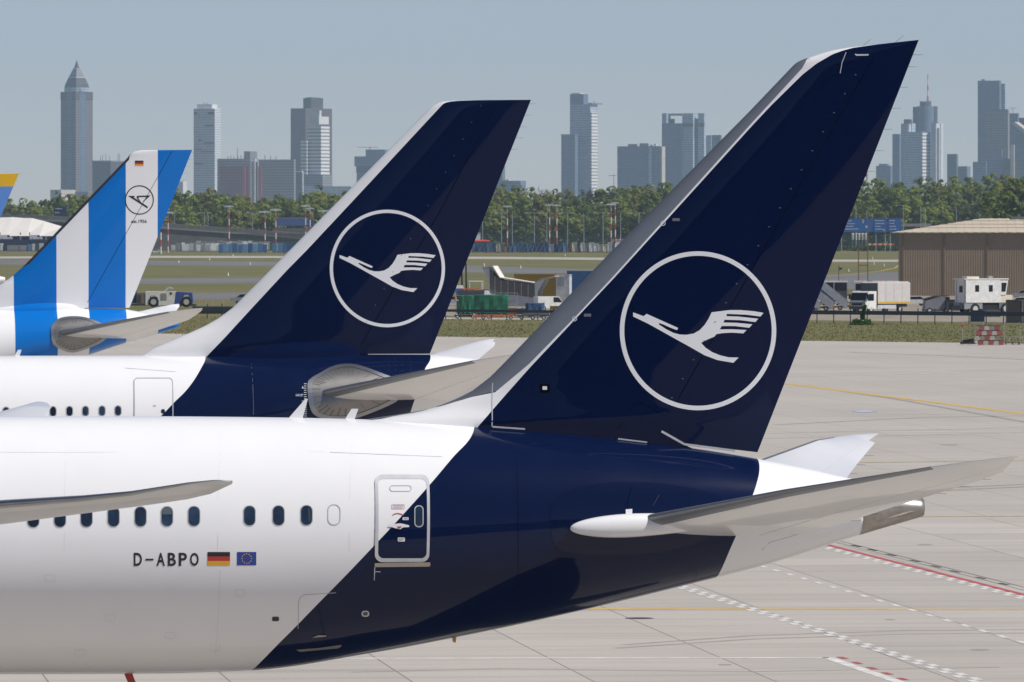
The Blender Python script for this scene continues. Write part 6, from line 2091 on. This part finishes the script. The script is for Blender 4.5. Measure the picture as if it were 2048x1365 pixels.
# wire fence posts, barrier stack, pallets on the apron edge
wf = empty('wire_fence', gp(1925, 690), 0, 'wire fence with thin posts around the barrier stack', 'fence')
kf = depth(690) / F
for x in (0, 41, 83, 115, 140):
    MB().cyl((x * kf, 0, 0), (x * kf, 0, 45 * kf), 0.03, n=6).build('post', V_lamp, wf)
for z in (0.1, 0.8, 1.5, 2.2):
    MB().bb(0, 140 * kf, -0.008, 0.008, z, z + 0.015).build('wire', V_lamp, wf)
MB().cyl((0, 0, 36 * kf), (0, -0.05, 40 * kf), 0.14, n=8).build('lamp', V_red, wf)
B_red, B_wht, B_gry = pmat('barrier_red', 164, 86, 76, 0.7, var=0.3), pmat('barrier_white', 190, 180, 168, 0.7, var=0.25), pmat('barrier_grey', 150, 138, 126, 0.8, var=0.3)
bs = empty('barrier_stack', gp(1975, 691.5), 0, 'stack of red and white barriers on the apron edge', 'barrier stack')
for q in range(4):
    n = 5
    z0 = 0.05 + q * 0.50
    xo = (0.5, -0.1, 0.25, -0.2)[q]
    for k in range(n):
        x0 = -1.25 + xo * 0.6 + k * 0.52
        MB().prism([(x0, z0), (x0 + 0.51, z0), (x0 + 0.51, z0 + 0.30), (x0 + 0.41, z0 + 0.42), (x0 + 0.1, z0 + 0.42), (x0, z0 + 0.30)], 0, 0.55, 'y').build('barrier_block', ((B_red, B_wht)[(k + q) % 2] if q % 2 == 0 else (B_gry, B_wht, B_red)[(k * 2 + q) % 3]), bs)
    MB().bb(-1.1 + xo * 0.5, 1.2 + xo * 0.5, 0.05, 0.5, z0 + 0.42, z0 + 0.49).build('batten', V_dgrey, bs)
ft = empty('fence_feet', gp(1937, 690), 0, 'black rubber fence feet left of the barrier stack', 'feet')
for q in range(3):
    MB().box((-0.1 + q * 0.1, q * 0.4, 0.16 + q * 0.16), (1.5, 0.36, 0.16), ry=R(-4 * q)).build('foot', V_black, ft)
    MB().box((0.7, -0.1 * q, 0.2 + 0.05 * q), (0.3, 0.2, 0.25), rz=0.4 * q).build('clamp', V_lamp, ft)
for q, (px, py, lab) in enumerate(((2026, 689.5, 'pale wooden pallets stacked right of the barriers'), (2052, 690, 'wooden pallets at the right picture edge'))):
    pl = empty('pallet_stack', gp(px, py), 0, lab, 'pallets')
    for z in range(4):
        for k in range(5):
            MB().bb(-0.75 + k * 0.32, -0.55 + k * 0.32, 0, 1.0, 0.14 + z * 0.2, 0.17 + z * 0.2).build('plank', V_wood if z < 1 else V_cream, pl)
        for k in range(3):
            MB().bb(-0.75 + k * 0.65, -0.6 + k * 0.65, 0, 1.0, 0.02 + z * 0.2, 0.135 + z * 0.2).build('bearer', V_wood, pl)
bush = empty('roadside_bush', gp(1722, 650), 0, 'small bright green bush growing by the right guard rail', 'bush')
mb = MB()
for _ in range(420):
    a, rr_, z = rng.uniform(0, 6.28), rng.random() ** 0.5, rng.random() ** 2.6
    w = 1.5 * (1 - z) if z < 0.3 else 0.22
    p = Vector((math.cos(a) * rr_ * w + z * 0.5, math.sin(a) * rr_ * w, z * 2.3))
    s = rng.uniform(0.08, 0.2)
    n = Vector((rng.uniform(-1, 1), rng.uniform(-1, 1), rng.uniform(0, 1))).normalized()
    u = n.orthogonal()
    v = n.cross(u)
    mb.add([p - u * s, p + v * s, p + u * s, p - v * s], [(0, 1, 2, 3)])
mb.build('foliage', leaf_mat('bush_leaves', (0.06, 0.13, 0.02, 1), (0.10, 0.19, 0.03, 1)), bush, recalc=False)
MB().cyl((0, 0, 0), (0.3, 0, 1.6), 0.04, n=5).build('stem', M_bark, bush)

# ================================================================== yard in the middle
ky = depth(634) / F
# covered boarding walkway
cw = empty('covered_stairway', gp(1035, 618), R(-16), 'grey covered boarding stairway with smoked side panels', 'stairway')
def sidepanels(y):
    MB().prism([(-3.9, 0.35), (2.9, 0.35), (2.9, 1.55), (-0.2, 2.0), (-3.9, 1.95)], y - 0.03, y + 0.03, 'y').build('lower_panel', pmat('walkway_grey', 186, 186, 192, 0.5), cw)
    xs = [-3.85, -3.0, -2.1, -1.1, -0.1, 0.9, 1.9, 2.85]
    for a, b in zip(xs, xs[1:]):
        def tp(x):
            return 5.6 - (x + 3.9) * 1.05 if x < -2.6 else max(3.55, 4.15 - (x + 2.6) * 0.13)
        def bt(x):
            return 1.97 if x < -0.2 else 2.0 - (x + 0.2) * 0.145
        MB().prism([(a + 0.04, bt(a)), (b - 0.04, bt(b)), (b - 0.04, tp(b)), (a + 0.04, tp(a))], y - 0.015, y + 0.015, 'y').build('side_window', V_tint, cw)
        MB().bar((a, y, bt(a)), (a, y, tp(a)), 0.06).build('frame_post', V_ucont[0], cw)
for y in (-1.15, 1.15):
    sidepanels(y)
MB().prism([(-4.9, 5.75), (-3.5, 5.95), (-2.3, 4.35), (2.9, 3.62), (2.9, 3.72), (-2.25, 4.48), (-3.3, 6.1), (-4.9, 5.9)], -1.25, 1.25, 'y').build('roof', pmat('walkway_roof', 220, 214, 204, 0.6), cw)
MB().prism([(-4.9, 5.75), (-4.3, 4.9), (-3.9, 3.2), (-3.75, 3.2), (-3.8, 5.2), (-3.9, 5.8)], -1.22, 1.22, 'y').build('front_hood', pmat('hood_grey', 206, 208, 214, 0.5), cw)
MB().prism([(2.9, 3.6), (4.0, 4.2), (5.8, 4.6), (5.8, 4.7), (3.9, 4.36), (2.9, 3.75)], -1.3, 1.3, 'y').build('rear_canopy', pmat('canopy_grey', 190, 182, 170, 0.6), cw)
for y in (-1.2, 1.2):
    MB().prism([(2.9, 0.5), (3.1, 0.5), (3.4, 2.6), (4.3, 4.1), (4.0, 4.2), (2.9, 3.65)], y - 0.04, y + 0.04, 'y').build('arch_post', V_ucont[0], cw)
MB().bb(2.7, 2.8, -1.1, 1.1, 0.4, 3.2).build('inner_wall', V_dgrey, cw)
MB().bb(-3.8, 4.2, -1.0, 1.0, 0.4, 0.6).build('chassis', V_dgrey, cw)
for x in (-2.6, 2.2, 3.9):
    wheel(cw, x, -1.0, 0.4, 0.25)
# green covered trailers
def tarp_cart(px, py, L, h, m, lab, seed, cat='trailer'):
    r = simple_root('covered_trailer', px, py, lab, cat)
    rr = random.Random(seed)
    n, k = 26, 7
    rows = []
    for j in range(k):
        z = 0.45 + (h - 0.45) * j / (k - 1)
        row = []
        for i in range(n):
            a = 2 * math.pi * i / n
            ex, ey = math.cos(a), math.sin(a)
            p = 7.0
            rr_ = (abs(ex) ** p + abs(ey) ** p) ** (-1 / p)
            fold = 1 + 0.10 * math.sin(i * 2.7 + seed + j * 0.4) * (1 - j / k) + rr.uniform(-0.02, 0.02)
            sh = 1.0 - 0.10 * (1 - j / (k - 1))
            row.append((ex * rr_ * L / 2 * fold * sh, ey * rr_ * 0.95 * fold, z + rr.uniform(-0.04, 0.04)))
        rows.append(row)
    rows.append([(x * 0.96, y * 0.93, h + 0.05 + rr.uniform(-0.05, 0.05)) for x, y, z in rows[-1]])
    MB().loft(rows).build('tarpaulin', m, r)
    MB().bb(-L * 0.42, L * 0.42, -0.7, 0.7, 0.3, 0.5).build('chassis', V_dgrey, r)
    for x in (-L * 0.3, L * 0.3):
        wheel(r, x, -0.72, 0.26, 0.2)
tarp_cart(931, 634, 2.4, 2.75, V_green, 'dark green covered trailer left of the larger one', 1)
tarp_cart(982, 634, 4.6, 2.8, V_green, 'large green tarpaulin covered trailer in the middle yard', 2)
tarp_cart(1070, 634, 2.5, 1.75, V_btarp, 'low blue tarpaulin covered cart right of the green trailers', 4, 'cart')
# blue tractor and white vehicle behind the covers
bt = empty('blue_tractor', gp(950, 611), R(6), 'blue and black tractor partly hidden behind the green covers', 'tractor')
MB().bb(-2.9, -1.7, -0.9, 0.9, 0.8, 2.5).build('hood', V_blue, bt)
MB().prism([(-3.0, 2.5), (-1.7, 2.5), (-1.9, 2.95), (-2.8, 2.95)], -0.9, 0.9, 'y').build('hood_top', V_white, bt)
MB().bb(-1.65, 1.0, -0.8, 0.8, 0.9, 2.2).build('engine', V_black, bt)
MB().bb(1.05, 2.1, -0.9, 0.9, 0.8, 2.35).build('rear_body', V_blue, bt)
for x in (-0.9, 1.1):
    for y in (-0.8, 0.8):
        MB().bar((x, y, 2.2), (x, y, 3.5), 0.09).build('cab_post', V_white, bt)
MB().bb(-1.0, 1.2, -0.9, 0.9, 3.5, 3.62).build('cab_roof', V_white, bt)
MB().bar((-1.3, 0, 2.2), (-1.35, 0, 6.2), 0.22).build('lift_mast', V_black, bt)
MB().bar((-1.9, 0.3, 2.2), (-1.95, 0.3, 5.6), 0.22).build('lift_mast', V_black, bt)
MB().bb(-3.0, 2.2, -0.85, 0.85, 0.5, 0.8).build('chassis', V_dgrey, bt)
for x in (-2.3, 0.2, 1.5):
    wheel(bt, x, -0.85, 0.5, 0.3)
wv = empty('white_buggy', gp(975, 618), R(10), 'small white rounded vehicle left of the covered stairway', 'vehicle')
MB().prism([(-1.3, 0.4), (1.3, 0.4), (1.3, 2.0), (0.3, 2.1), (0.0, 2.6), (-0.5, 2.6), (-0.7, 1.7), (-1.3, 1.4)], -0.8, 0.8, 'y').build('body', V_white, wv)
MB().bb(0.2, 0.9, -0.83, -0.805, 1.2, 1.6).build('vent', V_black, wv)
for x in (-0.8, 0.8):
    wheel(wv, x, -0.75, 0.35, 0.22)
rw = empty('hose_reel', gp(941, 622), R(0), 'red hoses lying on top of the dark green trailer', 'hose')
for q in range(4):
    MB().bar((-1.6 + q * 0.5, 0, 2.95 + 0.1 * (q % 2)), (0.2 + q * 0.5, 0.2, 3.05 - 0.1 * (q % 2)), 0.14).build('hose', V_org if q % 2 else V_red, rw)
MB().bb(-1.7, 1.9, -0.3, 0.5, 0, 2.85).build('reel_stand', V_dgrey, rw)
# containers and generator
def container(px, py, w, d, h, m, lab, rz=0.0):
    r = simple_root('shipping_container', px, py, lab, 'container', rz)
    MB().bb(-w / 2, w / 2, 0, d, 0.15, h).build('body', m, r)
    n = int(w / 0.3)
    for q in range(n):
        x = -w / 2 + 0.1 + q * (w - 0.2) / n
        MB().bb(x, x + 0.14, -0.05, -0.002, 0.3, h - 0.2).build('rib', m, r)
    for x in (-w / 2, w / 2):
        MB().bb(x - 0.08, x + 0.08, -0.06, 0.08, 0.1, h + 0.02).build('corner_post', m, r)
    MB().bb(-w / 2, w / 2, -0.06, 0.06, h - 0.16, h + 0.03).build('top_rail', m, r)
    return r
container(1088, 606, 9.0, 2.4, 4.4, V_olive, 'ochre container behind the covered stairway')
container(1165, 607, 4.6, 2.4, 4.9, V_bcont[0], 'blue ribbed container cut off by the nearest fin')
gn = empty('ground_generator', gp(1126, 617), R(-12), 'white upright cooling unit between ochre and blue containers', 'generator')
MB().bb(-0.85, 0.55, -0.9, 0.9, 0.6, 4.7).build('housing', V_white, gn)
MB().bb(0.6, 1.1, -0.85, 0.85, 0.6, 4.6).build('side_housing', V_ucont[0], gn)
for q in range(9):
    MB().bb(-0.7, 0.4, -0.93, -0.902, 3.2 + q * 0.14, 3.28 + q * 0.14).build('louvre', V_lamp, gn)
MB().bb(-0.95, 1.1, -0.95, 0.95, 4.7, 4.8).build('roof', V_white, gn)
MB().bb(-0.9, 1.2, -0.9, 0.9, 0.3, 0.6).build('chassis', V_olive, gn)
for x in (-0.5, 0.8):
    wheel(gn, x, -0.8, 0.3, 0.2)
tb = empty('tow_bar', gp(990, 639.5), R(3), 'orange tow bar lying behind the guard rail', 'tow bar')
MB().bar((-2.2, 0, 0.45), (2.4, 0, 0.55), 0.16, 0.22).build('bar', V_org, tb)
MB().bar((-2.9, 0, 0.5), (-2.2, 0, 0.45), 0.3, 0.25).build('tow_head', V_org, tb)
for x in (-1.5, 2.0):
    wheel(tb, x, -0.2, 0.24, 0.15)
MB().bar((2.4, 0, 0.55), (3.2, 0, 0.4), 0.12).build('hitch', V_dgrey, tb)
dw = empty('dolly_deck', gp(1075, 640), 0, 'dark wheeled dolly standing behind the guard rail', 'dolly')
MB().bb(-2.6, 2.2, 0, 1.2, 0.45, 0.6).build('deck', V_dgrey, dw)
MB().bb(-2.0, 1.5, 0.2, 1.0, 0.6, 0.85).build('rollers', V_steel, dw)
for x in (-2.0, -0.6, 0.8, 1.8):
    wheel(dw, x, 0.05, 0.27, 0.18)
dk = empty('dolly_deck', gp(940, 638), 0, 'dark wheeled base under the dark green trailer', 'dolly')
MB().bb(-2.0, 3.0, 0, 1.0, 0.3, 0.5).build('deck', V_black, dk)
for x in (-1.6, 0.4, 2.4):
    wheel(dk, x, 0.05, 0.25, 0.18)
pp = empty('wind_sock_post', gp(911, 637), 0, 'thin post with orange and white collar beside the middle fin', 'post')
MB().cyl((0, 0, 0), (0, 0, 3.3), 0.06, n=6).build('post', V_lamp, pp)
MB().cyl((0, 0, 2.4), (0, 0, 2.75), 0.16, 0.12, n=8).build('collar', V_org, pp)
MB().bb(-0.4, 0.4, -0.05, 0.05, 2.25, 2.38).build('plate', V_ucont[0], pp)
van('parked_van', 1100, 622, 4.2, 2.0, V_white, 'small white van parked right of the covered stairway', R(20))
crate('spare_crate', 1112, 630, 1.6, 1.2, 1.1, V_olive, 'ochre crate on the ground left of the grey ramp', 'crate', 3)
crate('spare_crate', 1022, 631, 1.4, 1.0, 0.9, V_wood, 'brown wooden crate right of the large green trailer', 'crate', 4)
crate('spare_crate', 1046, 629, 1.8, 1.2, 0.7, V_dgrey, 'flat dark crate left of the blue covered cart', 'crate', 3)
car('parked_car', 905, 612, V_grey, 'grey car half hidden behind the middle fin edge', R(10), 4.4)
rk = simple_root('tool_rack', 1012, 621, 'thin steel rack before the smoked stairway panels', 'rack')
for x_ in (-1.6, 0, 1.6):
    MB().bb(x_ - 0.04, x_ + 0.04, -0.04, 0.04, 0, 2.4).build('upright', V_lamp, rk)
for z_ in (0.8, 1.6, 2.4):
    MB().bb(-1.65, 1.65, -0.05, 0.05, z_, z_ + 0.06).build('shelf_rail', V_lamp, rk)
# grey flight beside the nearest fin
sb = empty('boarding_ramp', gp(1128, 632), R(0), 'grey inclined ramp leaning left of the nearest fin edge', 'ramp')
MB().prism([(-1.1, 0.3), (-0.6, 0.3), (3.6, 3.9), (3.6, 4.4), (3.2, 4.4), (-1.1, 0.7)], -0.6, -0.5, 'y').build('side_panel', V_ucont[0], sb)
MB().prism([(-1.1, 0.3), (-0.6, 0.3), (3.6, 3.9), (3.6, 4.4), (3.2, 4.4), (-1.1, 0.7)], 0.5, 0.6, 'y').build('side_panel', V_ucont[2], sb)
for q in range(12):
    MB().bb(-0.7 + q * 0.33, -0.4 + q * 0.33, -0.48, 0.48, 0.35 + q * 0.29, 0.40 + q * 0.29).build('step', V_dgrey, sb)
MB().bb(-0.9, 2.6, -0.4, 0.4, 0.15, 0.3).build('chassis', V_dgrey, sb)

# ================================================================== tow tractor and car at the left
tt = empty('aircraft_tug', gp(327, 616), R(0), 'white and blue low aircraft tug with big wheels at the left', 'tug')
kt = depth(616) / F
U = lambda x: (x - 327) * kt
Z = lambda y: zat(y, depth(616))
MB().prism([(U(292), Z(610)), (U(292), Z(583)), (U(352), Z(583.5)), (U(349), Z(610)), (U(318), Z(611)), (U(316), Z(595)), (U(309), Z(590)), (U(302), Z(592)), (U(299), Z(600)), (U(298), Z(611))], -1.35, 1.35, 'y').build('body', pmat('tug_white', 238, 235, 226, 0.4), tt)
MB().prism([(U(349.4), Z(608)), (U(352.4), Z(584)), (U(385), Z(586)), (U(387), Z(606)), (U(382), Z(606)), (U(378), Z(590)), (U(368), Z(590)), (U(364), Z(600)), (U(362), Z(609))], -1.32, 1.32, 'y').build('front_body', V_blue, tt)
MB().bb(U(274), U(291.5), -1.3, 1.3, Z(609), Z(586)).build('power_pack', V_steel, tt)
MB().bb(U(276), U(282), -1.33, -1.305, Z(606), Z(590)).build('louvre', V_dgrey, tt)
MB().bb(U(283), U(287), -1.33, -1.305, Z(606), Z(590)).build('louvre', V_wood, tt)
MB().bb(U(262), U(273.5), -1.2, 1.2, Z(607), Z(588)).build('rear_body', V_navy, tt)
MB().prism([(U(266), Z(588)), (U(273), Z(588)), (U(274), Z(579)), (U(269), Z(579))], -0.8, 0.2, 'y').build('seat_screen', V_glass, tt)
MB().prism([(U(328), Z(583)), (U(336), Z(574.5)), (U(339), Z(574)), (U(347), Z(577)), (U(346), Z(579)), (U(338), Z(577)), (U(332), Z(583))], -1.1, -0.1, 'y').build('raised_lid', V_ucont[0], tt)
MB().prism([(U(340), Z(585)), (U(346), Z(585)), (U(344), Z(590)), (U(341), Z(590))], -1.37, -1.36, 'y').build('step_plate', V_dgrey, tt)
MB().bb(U(322), U(334), -1.37, -1.355, Z(601), Z(587)).build('louvre', V_conc, tt)
for x in (308, 373.5):
    r_ = 10.5 * kt
    w = MB().cyl((U(x), -1.4, r_ + 0.1), (U(x), -0.7, r_ + 0.1), r_, n=22).build('wheel', V_black, tt)
    MB().cyl((U(x), -1.44, r_ + 0.1), (U(x), -1.38, r_ + 0.1), r_ * 0.55, n=16).build('rim', V_rim, w)
    MB().cyl((U(x), 0.7, r_ + 0.1), (U(x), 1.35, r_ + 0.1), r_, n=22).build('wheel', V_black, tt)
MB().bb(U(262), U(392), -1.1, 1.1, 0.32, 0.55).build('chassis', V_dgrey, tt)
MB().bb(U(352), U(394), -1.25, -1.1, 0.25, 0.42).build('tow_frame', V_green, tt)
car('parked_car', 492, 607, V_grey, 'silver grey car left of the middle fin', R(180), 4.7)
for x in (398, 412, 424, 447, 470):
    r = simple_root('fence_post', x, 629, ordl('fp', 'thin wire fence post from the left between tug and silver car'), 'post', 0, 'wire fence posts by the tug')
    MB().cyl((0, 0, 0), (0, 0, 2.1), 0.04, n=6).build('post', V_lamp, r)
    MB().bb(-0.05, 0.05, -0.25, 0.05, 2.1, 2.14).build('bracket', V_lamp, r)
